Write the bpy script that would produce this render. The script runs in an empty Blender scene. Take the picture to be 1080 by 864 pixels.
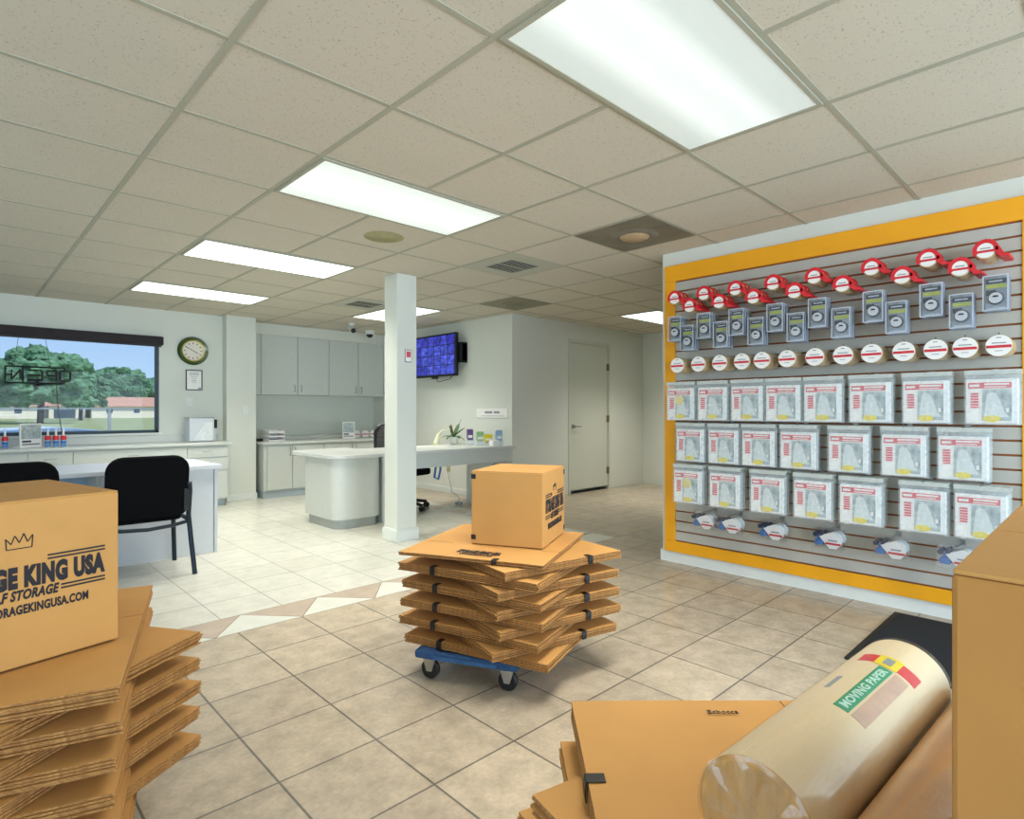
import bpy, bmesh, math, random
from mathutils import Vector, Matrix, noise
random.seed(7)
PI = math.pi
SC = bpy.context.scene
COL = SC.collection

# ------------------------------------------------------------------ camera
CAM_H = 1.175
cd = bpy.data.cameras.new('camera'); cam = bpy.data.objects.new('camera', cd); COL.objects.link(cam)
cam.location = (0, 0, CAM_H); cam.rotation_euler = (PI/2, 0, math.radians(46.1 - 90))
cd.sensor_width = 36; cd.lens = 36*616/1080; cd.shift_y = 1/1080; cd.clip_start = 0.02; cd.clip_end = 400
SC.camera = cam
# ------------------------------------------------------------------ world: clear sky
w = bpy.data.worlds.new('sky'); SC.world = w; w.use_nodes = True
nt = w.node_tree; bg = nt.nodes['Background']
tc = nt.nodes.new('ShaderNodeTexCoord'); sep = nt.nodes.new('ShaderNodeSeparateXYZ')
rmp = nt.nodes.new('ShaderNodeValToRGB')
nt.links.new(tc.outputs['Generated'], sep.inputs[0]); nt.links.new(sep.outputs['Z'], rmp.inputs[0])
rmp.color_ramp.elements[0].position = 0.0; rmp.color_ramp.elements[0].color = (0.50, 0.70, 0.92, 1)
rmp.color_ramp.elements[1].position = 0.35; rmp.color_ramp.elements[1].color = (0.13, 0.36, 0.80, 1)
nt.links.new(rmp.outputs[0], bg.inputs[0]); bg.inputs[1].default_value = 1.0
# ------------------------------------------------------------------ view
SC.view_settings.view_transform = 'Standard'; SC.view_settings.look = 'None'
SC.view_settings.exposure = 0.12; SC.view_settings.gamma = 1.0
SC.view_settings.use_curve_mapping = False
SC.cycles.use_denoising = True
SC.cycles.max_bounces = 10; SC.cycles.diffuse_bounces = 6; SC.cycles.transparent_max_bounces = 24
SC.cycles.sample_clamp_indirect = 6
SC.cycles.caustics_reflective = False; SC.cycles.caustics_refractive = False
# ------------------------------------------------------------------ lights
def light(name, kind, loc, rot, energy, color=(1, 1, 1), **kw):
    d = bpy.data.lights.new(name, kind); d.energy = energy; d.color = color
    for k, v in kw.items(): setattr(d, k, v)
    o = bpy.data.objects.new(name, d); COL.objects.link(o); o.location = loc; o.rotation_euler = rot
    return o
sun = light('sun', 'SUN', (0, 0, 20), (math.radians(38), 0, math.radians(20)), 3.2, (1, 0.95, 0.86), angle=0.01)
# daylight entering by the storefront glass behind the camera
light('daylight_storefront', 'AREA', (1.2, -3.35, 1.25), (PI/2, 0, 0), 390, (0.66, 0.82, 1.0), shape='RECTANGLE', size=7.2, size_y=2.0)
light('daylight_side_glass', 'AREA', (-2.95, 1.6, 1.3), (PI/2, 0, -PI/2), 60, (0.70, 0.86, 1.0), shape='RECTANGLE', size=4.6, size_y=1.9)
LAMP = 9.2          # each ceiling troffer, down-light through its lens
GLOW = 2.0           # lens glow

# ------------------------------------------------------------------ helpers
def srgb(h):
    h = h.lstrip('#'); r = [int(h[i:i+2], 16)/255 for i in (0, 2, 4)]
    return tuple(c/12.92 if c <= 0.04045 else ((c+0.055)/1.055)**2.4 for c in r) + (1,)
def scl(c, f): return (c[0]*f, c[1]*f, c[2]*f, 1)

def mat(name, col, rough=0.6, metal=0.0, var=0.06, scale=18.0, bump=0.0, emit=0.0, spec=0.5, alpha=1.0, coat=0.0, stretch=(1, 1, 1)):
    m = bpy.data.materials.new(name); m.use_nodes = True; n = m.node_tree; p = n.nodes['Principled BSDF']
    if isinstance(col, str): col = srgb(col)
    p.inputs['Roughness'].default_value = rough; p.inputs['Metallic'].default_value = metal
    p.inputs['Specular IOR Level'].default_value = spec; p.inputs['Coat Weight'].default_value = coat
    p.inputs['Coat Roughness'].default_value = 0.12
    t = n.nodes.new('ShaderNodeTexCoord'); mp = n.nodes.new('ShaderNodeMapping'); mp.inputs['Scale'].default_value = stretch
    no = n.nodes.new('ShaderNodeTexNoise'); no.inputs['Scale'].default_value = scale; no.inputs['Detail'].default_value = 4
    n.links.new(t.outputs['Object'], mp.inputs[0]); n.links.new(mp.outputs[0], no.inputs['Vector'])
    r = n.nodes.new('ShaderNodeValToRGB')
    r.color_ramp.elements[0].position = 0.3; r.color_ramp.elements[1].position = 0.7
    r.color_ramp.elements[0].color = scl(col, 1-var); r.color_ramp.elements[1].color = scl(col, 1+var)
    n.links.new(no.outputs[0], r.inputs[0]); n.links.new(r.outputs[0], p.inputs['Base Color'])
    if bump:
        b = n.nodes.new('ShaderNodeBump'); b.inputs['Strength'].default_value = bump; b.inputs['Distance'].default_value = 0.01
        n.links.new(no.outputs[0], b.inputs['Height']); n.links.new(b.outputs[0], p.inputs['Normal'])
    if emit:
        n.links.new(r.outputs[0], p.inputs['Emission Color']); p.inputs['Emission Strength'].default_value = emit
    if alpha < 1: p.inputs['Alpha'].default_value = alpha
    return m

def tile_mat(name, c1, c2, grout, tx, ty, ox, oy, gw=0.0045, rough=0.28, blotch=0.25, spec=0.5):
    m = bpy.data.materials.new(name); m.use_nodes = True; n = m.node_tree; p = n.nodes['Principled BSDF']
    t = n.nodes.new('ShaderNodeTexCoord'); mp = n.nodes.new('ShaderNodeMapping'); mp.inputs['Location'].default_value = (-ox, -oy, 0)
    n.links.new(t.outputs['Object'], mp.inputs[0])
    br = n.nodes.new('ShaderNodeTexBrick'); br.offset = 0; br.squash = 1
    br.inputs['Scale'].default_value = 1; br.inputs['Brick Width'].default_value = tx; br.inputs['Row Height'].default_value = ty
    br.inputs['Mortar Size'].default_value = gw; br.inputs['Mortar Smooth'].default_value = 0.15
    br.inputs['Color1'].default_value = srgb(c1); br.inputs['Color2'].default_value = srgb(c2); br.inputs['Mortar'].default_value = srgb(grout)
    n.links.new(mp.outputs[0], br.inputs['Vector'])
    no = n.nodes.new('ShaderNodeTexNoise'); no.inputs['Scale'].default_value = 9; no.inputs['Detail'].default_value = 8; no.inputs['Roughness'].default_value = 0.65
    no2 = n.nodes.new('ShaderNodeTexNoise'); no2.inputs['Scale'].default_value = 60; no2.inputs['Detail'].default_value = 3
    n.links.new(t.outputs['Object'], no.inputs['Vector']); n.links.new(t.outputs['Object'], no2.inputs['Vector'])
    r = n.nodes.new('ShaderNodeValToRGB'); r.color_ramp.elements[0].position = 0.35; r.color_ramp.elements[1].position = 0.65
    r.color_ramp.elements[0].color = (1-blotch, 1-blotch*1.05, 1-blotch*1.15, 1); r.color_ramp.elements[1].color = (1.08, 1.06, 1.04, 1)
    n.links.new(no.outputs[0], r.inputs[0])
    r2 = n.nodes.new('ShaderNodeValToRGB'); r2.color_ramp.elements[0].position = 0.3; r2.color_ramp.elements[1].position = 0.7
    r2.color_ramp.elements[0].color = (1-blotch*.45,)*3+(1,); r2.color_ramp.elements[1].color = (1.05, 1.05, 1.05, 1)
    n.links.new(no2.outputs[0], r2.inputs[0])
    mx = n.nodes.new('ShaderNodeMixRGB'); mx.blend_type = 'MULTIPLY'; mx.inputs[0].default_value = 1
    mx2 = n.nodes.new('ShaderNodeMixRGB'); mx2.blend_type = 'MULTIPLY'; mx2.inputs[0].default_value = 1
    n.links.new(br.outputs['Color'], mx.inputs[1]); n.links.new(r.outputs[0], mx.inputs[2])
    n.links.new(mx.outputs[0], mx2.inputs[1]); n.links.new(r2.outputs[0], mx2.inputs[2])
    n.links.new(mx2.outputs[0], p.inputs['Base Color'])
    p.inputs['Roughness'].default_value = rough; p.inputs['Specular IOR Level'].default_value = spec
    b = n.nodes.new('ShaderNodeBump'); b.inputs['Strength'].default_value = 0.35; b.inputs['Distance'].default_value = 0.004; b.invert = True
    n.links.new(br.outputs['Fac'], b.inputs['Height']); n.links.new(b.outputs[0], p.inputs['Normal'])
    return m

def edge_mat(name, ca, cb, lines=260.0):
    """sawn edge of corrugated board: fine light and dark flutes"""
    m = bpy.data.materials.new(name); m.use_nodes = True; n = m.node_tree; p = n.nodes['Principled BSDF']
    t = n.nodes.new('ShaderNodeTexCoord'); no = n.nodes.new('ShaderNodeTexNoise'); no.inputs['Scale'].default_value = lines; no.inputs['Detail'].default_value = 2
    mp = n.nodes.new('ShaderNodeMapping'); mp.inputs['Scale'].default_value = (0.55, 0.55, 1.6)
    n.links.new(t.outputs['Object'], mp.inputs[0]); n.links.new(mp.outputs[0], no.inputs['Vector'])
    r = n.nodes.new('ShaderNodeValToRGB'); r.color_ramp.elements[0].position = 0.38; r.color_ramp.elements[1].position = 0.62
    r.color_ramp.elements[0].color = srgb(ca); r.color_ramp.elements[1].color = srgb(cb)
    n.links.new(no.outputs[0], r.inputs[0]); n.links.new(r.outputs[0], p.inputs['Base Color']); p.inputs['Roughness'].default_value = 0.9
    return m

def thin_glass(name, tint=(0.93, 0.96, 0.97, 1), rough=0.05, fac=0.12):
    m = bpy.data.materials.new(name); m.use_nodes = True; n = m.node_tree
    for x in list(n.nodes):
        if x.type == 'BSDF_PRINCIPLED': n.nodes.remove(x)
    out = [x for x in n.nodes if x.type == 'OUTPUT_MATERIAL'][0]
    tr = n.nodes.new('ShaderNodeBsdfTransparent'); tr.inputs[0].default_value = tint
    gl = n.nodes.new('ShaderNodeBsdfGlossy'); gl.inputs['Roughness'].default_value = rough
    no = n.nodes.new('ShaderNodeTexNoise'); no.inputs['Scale'].default_value = 40
    mt = n.nodes.new('ShaderNodeMath'); mt.operation = 'MULTIPLY'; mt.inputs[1].default_value = fac*2
    n.links.new(no.outputs[0], mt.inputs[0])
    mx = n.nodes.new('ShaderNodeMixShader'); n.links.new(mt.outputs[0], mx.inputs[0])
    n.links.new(tr.outputs[0], mx.inputs[1]); n.links.new(gl.outputs[0], mx.inputs[2]); n.links.new(mx.outputs[0], out.inputs[0])
    return m

def poly_bag(name):
    m = bpy.data.materials.new(name); m.use_nodes = True; n = m.node_tree
    for x in list(n.nodes):
        if x.type == 'BSDF_PRINCIPLED': n.nodes.remove(x)
    out = [x for x in n.nodes if x.type == 'OUTPUT_MATERIAL'][0]
    tr = n.nodes.new('ShaderNodeBsdfTransparent'); tr.inputs[0].default_value = (0.97, 0.98, 0.98, 1)
    gl = n.nodes.new('ShaderNodeBsdfPrincipled'); gl.inputs['Base Color'].default_value = (0.93, 0.95, 0.95, 1); gl.inputs['Roughness'].default_value = 0.22
    no = n.nodes.new('ShaderNodeTexNoise'); no.inputs['Scale'].default_value = 9; no.inputs['Detail'].default_value = 1
    r = n.nodes.new('ShaderNodeValToRGB'); r.color_ramp.elements[0].position = 0.45; r.color_ramp.elements[1].position = 0.75
    r.color_ramp.elements[0].color = (0.07,)*3+(1,); r.color_ramp.elements[1].color = (0.22,)*3+(1,)
    b = n.nodes.new('ShaderNodeBump'); b.inputs['Strength'].default_value = 0.15; n.links.new(no.outputs[0], b.inputs['Height']); n.links.new(b.outputs[0], gl.inputs['Normal'])
    n.links.new(no.outputs[0], r.inputs[0])
    mx = n.nodes.new('ShaderNodeMixShader'); n.links.new(r.outputs[0], mx.inputs[0])
    n.links.new(tr.outputs[0], mx.inputs[1]); n.links.new(gl.outputs[0], mx.inputs[2]); n.links.new(mx.outputs[0], out.inputs[0])
    return m

class MB:
    """collects solids into one mesh, several material slots"""
    def __init__(s): s.bm = bmesh.new(); s.xf = Matrix.Identity(4)
    def _add(s, verts, faces, mi=0):
        vs = [s.bm.verts.new(s.xf @ Vector(v)) for v in verts]
        for f in faces:
            try: s.bm.faces.new([vs[i] for i in f]).material_index = mi
            except ValueError: pass
        return s
    def box(s, x0, x1, y0, y1, z0, z1, mi=0):
        v = [(x0,y0,z0),(x1,y0,z0),(x1,y1,z0),(x0,y1,z0),(x0,y0,z1),(x1,y0,z1),(x1,y1,z1),(x0,y1,z1)]
        return s._add(v, [(0,3,2,1),(4,5,6,7),(0,1,5,4),(1,2,6,5),(2,3,7,6),(3,0,4,7)], mi)
    def prism(s, pts, z0, z1, mi=0, axis='z'):
        n = len(pts)
        def P(a, b, c): return {'z': (a, b, c), 'y': (a, c, b), 'x': (c, a, b)}[axis]
        v = [P(a, b, z0) for a, b in pts] + [P(a, b, z1) for a, b in pts]
        return s._add(v, [tuple(range(n))[::-1], tuple(range(n, 2*n))] + [(i, (i+1) % n, n+(i+1) % n, n+i) for i in range(n)], mi)
    def cyl(s, p0, p1, r0, r1=None, n=16, mi=0, caps=True):
        r1 = r0 if r1 is None else r1
        p0 = Vector(p0); p1 = Vector(p1); a = (p1-p0).normalized()
        u = a.orthogonal().normalized(); w_ = a.cross(u)
        v = []
        for p, r in ((p0, r0), (p1, r1)):
            for i in range(n): t = 2*PI*i/n; v.append(tuple(p + u*math.cos(t)*r + w_*math.sin(t)*r))
        f = [(i, (i+1) % n, n+(i+1) % n, n+i) for i in range(n)]
        if caps: f += [tuple(range(n))[::-1], tuple(range(n, 2*n))]
        return s._add(v, f, mi)
    def tube(s, pts, r, n=8, mi=0):
        pts = [Vector(p) for p in pts]; rings = []; v = []; prev = None
        for i, p in enumerate(pts):
            a = (pts[min(i+1, len(pts)-1)] - pts[max(i-1, 0)]).normalized()
            u = a.orthogonal().normalized() if prev is None else (prev - a*prev.dot(a)).normalized()
            prev = u; w_ = a.cross(u)
            for k in range(n): t = 2*PI*k/n; v.append(tuple(p + u*math.cos(t)*r + w_*math.sin(t)*r))
        f = []
        for i in range(len(pts)-1):
            for k in range(n): f.append((i*n+k, i*n+(k+1) % n, (i+1)*n+(k+1) % n, (i+1)*n+k))
        f += [tuple(range(n))[::-1], tuple(range((len(pts)-1)*n, len(pts)*n))]
        return s._add(v, f, mi)
    def lathe(s, prof, n=24, mi=0, axis='z', c=(0, 0, 0), cap=True):
        v = []; f = []
        for r, h in prof:
            for i in range(n):
                t = 2*PI*i/n; a, b = r*math.cos(t), r*math.sin(t)
                q = {'z': (a, b, h), 'y': (a, h, b), 'x': (h, a, b)}[axis]
                v.append((q[0]+c[0], q[1]+c[1], q[2]+c[2]))
        for j in range(len(prof)-1):
            for i in range(n): f.append((j*n+i, j*n+(i+1) % n, (j+1)*n+(i+1) % n, (j+1)*n+i))
        if prof[0] == prof[-1]: cap = False
        if cap and prof[0][0] > 1e-5: f.append(tuple(range(n))[::-1])
        if cap and prof[-1][0] > 1e-5: f.append(tuple(range((len(prof)-1)*n, len(prof)*n)))
        return s._add(v, f, mi)
    def sphere(s, c, r, n=12, sq=(1, 1, 1), mi=0):
        prof = [(max(1e-6, r*math.sin(PI*j/n)), -r*math.cos(PI*j/n)) for j in range(n+1)]
        old = s.xf; s.xf = old @ Matrix.Translation(c) @ Matrix.Diagonal((*sq, 1)); s.lathe(prof, n=n*2, mi=mi); s.xf = old
        return s
    def build(s, name, mats, parent=None, bevel=0, smooth=False, segs=2):
        bmesh.ops.remove_doubles(s.bm, verts=s.bm.verts, dist=1e-6)
        bmesh.ops.recalc_face_normals(s.bm, faces=s.bm.faces)
        me = bpy.data.meshes.new(name); s.bm.to_mesh(me); s.bm.free()
        for m in (mats if isinstance(mats, (list, tuple)) else [mats]): me.materials.append(m)
        if smooth:
            me.polygons.foreach_set('use_smooth', [True]*len(me.polygons)); me.set_sharp_from_angle(angle=math.radians(40))
        o = bpy.data.objects.new(name, me); COL.objects.link(o); o.parent = parent
        if bevel:
            b = o.modifiers.new('bevel', 'BEVEL'); b.width = bevel; b.segments = segs; b.limit_method = 'ANGLE'; b.angle_limit = math.radians(50)
        return o

def tag(o, label, cat, group=None):
    o['label'] = label; o['category'] = cat
    if group: o['group'] = group
    return o
def thing(name, label, cat, loc=(0, 0, 0), rz=0, group=None):
    o = bpy.data.objects.new(name, None); COL.objects.link(o); o.location = loc; o.rotation_euler = (0, 0, rz); o.empty_display_size = 0.05
    return tag(o, label, cat, group)
def struct(o): o['kind'] = 'structure'; return o
def kids(o): return [c for c in bpy.data.objects if c.parent == o]
def dup(root, loc, rz=None, label=None, group=None):
    def rec(o, par):
        c = o.copy(); COL.objects.link(c)
        if par is not None: c.parent = par
        for ch in KIDS[o.name]: rec(ch, c)
        return c
    global KIDS
    KIDS = {}
    for o in bpy.data.objects:
        KIDS.setdefault(o.name, [])
        if o.parent: KIDS.setdefault(o.parent.name, []).append(o)
    r = rec(root, None); r.location = loc
    if rz is not None: r.rotation_euler = (0, 0, rz)
    if label: r['label'] = label
    if group: r['group'] = group
    return r

def text(name, body, wid, hei, m, parent, loc, rot, bold=0.0, shear=0.0, depth=0.0006):
    """printed lettering, fitted to wid x hei, centred at loc; text plane is local XY"""
    cu = bpy.data.curves.new(name, 'FONT'); cu.body = body; cu.offset = bold; cu.space_character = 1+bold*1.6; cu.shear = shear; cu.extrude = 0.01; cu.resolution_u = 3
    tmp = bpy.data.objects.new(name, cu); COL.objects.link(tmp)
    bpy.context.view_layer.update()
    me = bpy.data.meshes.new_from_object(tmp.evaluated_get(bpy.context.evaluated_depsgraph_get()))
    bpy.data.objects.remove(tmp); bpy.data.curves.remove(cu)
    xs = [v.co.x for v in me.vertices]; ys = [v.co.y for v in me.vertices]
    cx, cy, sx, sy = (min(xs)+max(xs))/2, (min(ys)+max(ys))/2, wid/(max(xs)-min(xs)), hei/(max(ys)-min(ys))
    for v in me.vertices: v.co = ((v.co.x-cx)*sx, (v.co.y-cy)*sy, v.co.z*depth/0.01)
    me.materials.clear(); me.materials.append(m); me.name = name
    o = bpy.data.objects.new(name, me); COL.objects.link(o); o.parent = parent; o.location = loc; o.rotation_euler = rot
    return o

ORD = ['first', 'second', 'third', 'fourth', 'fifth', 'sixth', 'seventh', 'eighth', 'ninth', 'tenth', 'eleventh', 'twelfth', 'thirteenth']

# ------------------------------------------------------------------ materials
M = {}
M['wall'] = mat('painted_wall', '#d9dcd2', 0.75, var=0.015, scale=3)
M['ceil_tile'] = None
M['trim'] = mat('white_trim', '#dfe3dd', 0.5, var=0.02)
M['cab'] = mat('grey_laminate', '#cbcfc8', 0.45, var=0.015)
M['counter'] = mat('speckled_laminate_top', '#cccfc9', 0.35, var=0.05, scale=220)
M['kick2'] = mat('blue_grey_toe_kick', '#aab6bc', 0.5, var=0.04)
M['toe2'] = mat('grey_toe_panel', '#a9aea8', 0.5, var=0.03)
M['kick'] = mat('grey_toe_kick', '#8d969a', 0.5, var=0.04)
M['white_lam'] = mat('white_laminate', '#c9ced3', 0.4, var=0.012)
M['door'] = mat('painted_door', '#ced1c3', 0.5, var=0.012, scale=4)
M['steel'] = mat('brushed_steel', '#a9aaa6', 0.35, 0.9, var=0.05)
M['brass'] = mat('old_brass', '#8a7a58', 0.4, 0.7, var=0.1)
M['black'] = mat('black_plastic', '#0d0e10', 0.5, var=0.1)
M['blackfab'] = mat('black_fabric', '#08090b', 0.9, var=0.25, scale=150, bump=0.2, spec=.12)
M['chair_metal'] = mat('dark_blue_grey_metal', '#1d2a35', 0.4, 0.4, var=0.05)
M['card'] = mat('kraft_cardboard', '#bf8d4c', 0.8, var=0.06, scale=5)
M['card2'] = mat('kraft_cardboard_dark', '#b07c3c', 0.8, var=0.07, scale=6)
M['edge'] = edge_mat('corrugated_edge', '#85592e', '#b5854c')
M['ink'] = mat('dark_print', '#17141c', 0.7, var=0.1)
M['strap'] = mat('black_strap', '#0b0b0c', 0.45, var=0.1)
M['blue_carpet'] = mat('blue_carpet', '#2a4d78', 0.95, var=0.25, scale=120, bump=0.5)
M['wood'] = mat('dolly_board', '#35618f', 0.8, var=0.15, scale=30)
M['rubber'] = mat('black_rubber', '#111111', 0.6, var=0.1)
M['yellow'] = mat('orange_yellow_paint', '#f8ac12', 0.5, var=0.02, scale=6)
M['slat'] = mat('grey_slat_laminate', '#bcb9ae', 0.5, var=0.02)
M['groove'] = mat('brown_groove', '#8f5530', 0.8, var=0.1)
M['red'] = mat('red_plastic', '#d8222c', 0.35, var=0.04)
M['tan_tape'] = mat('tan_packing_tape', '#c9b083', 0.3, var=0.05, coat=0.3)
M['white_card'] = mat('white_card', '#f3f0ec', 0.6, var=0.02)
M['pale'] = mat('pale_grey_print', '#d9dfde', 0.6, var=0.08, scale=30)
M['red_print'] = mat('red_print', '#d0323c', 0.6, var=0.04)
M['pink_print'] = mat('faded_red_print', '#d8505c', 0.6, var=0.06)
M['yellow_print'] = mat('yellow_print', '#e8d31e', 0.55, var=0.05)
M['lime_print'] = mat('lime_print', '#ccd25a', 0.6, var=0.05)
M['card_grey'] = mat('grey_green_card', '#d3dad8', .6, var=.12, scale=40)
M['card_dark'] = mat('dark_ring', '#4a4f58', .4, var=.1)
M['navy'] = mat('navy_print', '#20304a', 0.5, var=0.2, scale=60)
M['photo_print'] = mat('grey_photo_print', '#a7b4b5', 0.6, var=0.35, scale=30)
M['blister'] = thin_glass('clear_blister', (0.93, 0.95, 0.98, 1), 0.10, 0.10)
M['glass'] = thin_glass('window_glass', (0.97, 0.98, 0.99, 1), 0.02, 0.006)
M['polybag'] = poly_bag('clear_poly_bag')
M['bluepl'] = mat('blue_plastic', '#3b74b8', 0.35, var=0.1)
M['mat_black'] = mat('door_mat', '#101318', 0.95, var=0.35, scale=250, bump=0.4)
M['paper_roll'] = mat('cream_newsprint', '#e4d0a8', 0.55, var=0.03, scale=6, coat=0.25)
M['roll_end'] = mat('rolled_paper_edge', '#c79a5c', 0.6, var=0.18, scale=9, coat=0.5, stretch=(1, 5, 1))
M['kraft_roll'] = mat('kraft_paper_roll', '#b07f45', 0.4, var=0.15, scale=9, coat=0.5)
M['green_print'] = mat('green_label', '#169a6c', 0.4, var=0.04)
M['mint_print'] = mat('mint_lettering', '#bfe9d8', 0.4, var=0.03)
M['vent'] = mat('stained_metal_panel', '#7b7565', 0.6, 0.2, var=0.18, scale=5)
M['vent_light'] = mat('ceiling_grille_frame', '#b3b3a2', 0.5, var=0.03)
M['stain'] = mat('stained_speaker_mesh', '#9d9a72', 0.8, var=0.12, scale=12)
M['dark'] = mat('dark_void', '#0a0a0a', 0.9, var=0.1)
M['leaf'] = mat('plant_leaf', '#3d6a33', 0.45, var=0.2, scale=20)
M['leaf2'] = mat('dried_leaf', '#8d5a3c', 0.6, var=0.2)
M['pot'] = mat('white_ceramic', '#dcdcd4', 0.3, var=0.02)
M['clock_green'] = mat('dark_green_clock_rim', '#2f4a10', 0.25, var=0.1, coat=0.5)
M['clock_gold'] = mat('gold_ring', '#b9a24c', 0.35, 0.6, var=0.05)
M['purple'] = mat('purple_print', '#6c4a86', 0.5, var=0.4, scale=50)
M['lgreen'] = mat('light_green_print', '#9cc486', 0.5, var=0.2, scale=50)
M['lblue'] = mat('light_blue_print', '#9cbcd8', 0.5, var=0.15, scale=50)
M['blind'] = mat('dark_roller_blind', '#2c2427', 0.8, var=0.08)
M['winframe'] = mat('dark_window_frame', '#3d4a52', 0.5, 0.3, var=0.05)
M['lawn'] = mat('mown_grass', '#a3a878', 0.95, var=0.08, scale=.3, spec=.1)
M['asphalt'] = mat('asphalt', '#8c8c88', 0.9, var=0.1, scale=30)
M['roof'] = mat('terracotta_roof', '#c4957c', 0.9, var=0.1, scale=8)
M['stucco'] = mat('pale_stucco', '#e2ddcc', 0.9, var=0.05)
M['bark'] = mat('bark', '#4a4238', 0.9, var=0.2)
M['foliage'] = mat('tree_foliage', '#648a6a', 0.95, var=0.45, scale=.9, spec=.1)
M['carpaint'] = mat('silver_car_paint', '#dfe5ea', 0.45, 0.0, var=0.03, coat=0.2)
M['carglass'] = mat('car_window_glass', '#3c4f5c', 0.15, var=0.05)
M['seam'] = mat('shadowed_seam', '#4a3016', 0.9, var=0.1)

def ceiling_mat():
    m = bpy.data.materials.new('acoustic_tile'); m.use_nodes = True; n = m.node_tree; p = n.nodes['Principled BSDF']
    t = n.nodes.new('ShaderNodeTexCoord')
    base = srgb('#cfc8b8')
    no = n.nodes.new('ShaderNodeTexNoise'); no.inputs['Scale'].default_value = 125; no.inputs['Detail'].default_value = 2
    n.links.new(t.outputs['Object'], no.inputs['Vector'])
    r = n.nodes.new('ShaderNodeValToRGB'); r.color_ramp.elements[0].position = 0.315; r.color_ramp.elements[1].position = 0.36
    r.color_ramp.elements[0].color = scl(base, 0.62); r.color_ramp.elements[1].color = base
    n.links.new(no.outputs[0], r.inputs[0])
    no2 = n.nodes.new('ShaderNodeTexNoise'); no2.inputs['Scale'].default_value = 1.2; n.links.new(t.outputs['Object'], no2.inputs['Vector'])
    r2 = n.nodes.new('ShaderNodeValToRGB'); r2.color_ramp.elements[0].color = (0.93, 0.93, 0.92, 1); r2.color_ramp.elements[1].color = (1.03, 1.02, 1, 1)
    n.links.new(no2.outputs[0], r2.inputs[0])
    mx = n.nodes.new('ShaderNodeMixRGB'); mx.blend_type = 'MULTIPLY'; mx.inputs[0].default_value = 1
    n.links.new(r.outputs[0], mx.inputs[1]); n.links.new(r2.outputs[0], mx.inputs[2]); n.links.new(mx.outputs[0], p.inputs['Base Color'])
    p.inputs['Roughness'].default_value = 0.9
    return m
M['ceil_tile'] = ceiling_mat()
M['tbar'] = mat('ceiling_t_bar', '#a9a794', 0.6, var=0.02)

# ------------------------------------------------------------------ room shell
CZ = 2.404
TX, TY = 0.3477, 0.3477
YB = 3.23
tan = tile_mat('tan_floor_tile', '#beb09a', '#b0a28e', '#6b665c', TX, TY, 0.749, 2.882, gw=0.0042)
whi = tile_mat('pale_floor_tile', '#d3d2c6', '#cbcabd', '#96948a', TX, 0.3365, 1.0967, 3.50, gw=0.0035, blotch=0.10)
inl_t = mat('taupe_inlay_tile', '#b5a390', 0.3, var=0.1, scale=10)
inl_w = mat('pale_inlay_tile', '#d2d2c6', 0.3, var=0.04, scale=10)
fl = MB()
X0, X1, Y0, Y1 = -2.9, 8.05, -3.3, 8.75
fl.box(X0-.15, X1+.15, Y0, YB, -0.1, 0, 0)
XA, XB = 4.17, 4.44     # the inlaid border turns the corner here
fl.box(X0-.15, XA, 3.5, Y1+.15, -0.1, 0, 1)
fl.box(XB, X1+.15, YB, Y1+.15, -0.1, 0, 0)
fl.box(X0-.15, XB, YB, 3.5, -0.1, -0.001, 4); fl.box(XA, XB, 3.5, Y1+.15, -0.1, -0.001, 4)
g = 0.0025
k = -8
while True:
    a = 0.986 + k*0.464
    if a+.7 > XA: break
    # pale triangle on the tan side, taupe trapezoid on the pale side
    fl.prism([(a+.006, YB+g), (a+.464-.006, YB+g), (a+.217, 3.5-g)], -0.02, 0, 3)
    fl.prism([(a+.217+.006, 3.5-g), (a+.464+.217-.006, 3.5-g), (a+.464, YB+g+.004)], -0.02, 0, 2)
    k += 1
fl.prism([(a+.006, YB+g), (XB-g, YB+g), (XB-g, 3.5-g), (a+.217, 3.5-g)], -.02, 0, 3)
k = 0
while 3.5+(k+1.5)*.464 < Y1:
    a = 3.5+k*.464
    fl.prism([(XB-g, a+.006), (XB-g, a+.458), (XA+g, a+.217)], -0.02, 0, 3)
    fl.prism([(XA+g, a+.223), (XA+g, a+.675), (XB-g-.004, a+.464)], -0.02, 0, 2)
    k += 1
grout = mat('dark_grout', '#8a8478', 0.8)
struct(fl.build('floor', [tan, whi, inl_t, inl_w, grout]))

# ceiling: tiles, T-bars
P = 0.617; CX0, CY0 = 1.29, 2.04
ce = MB(); ce.box(X0-.15, X1+.15, Y0-.1, Y1+.15, CZ, CZ+0.08)
struct(ce.build('ceiling', M['ceil_tile']))
tb = MB()
for i in range(-7, 12):
    x = CX0 + i*P
    if X0 < x < X1: tb.box(x-.012, x+.012, Y0, Y1, CZ-.0035, CZ+.001)
for j in range(-9, 12):
    y = CY0 + j*P
    if Y0 < y < Y1: tb.box(X0, X1, y-.0105, y+.0105, CZ-.003, CZ+.001)
struct(tb.build('trim_1', M['tbar']))

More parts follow.
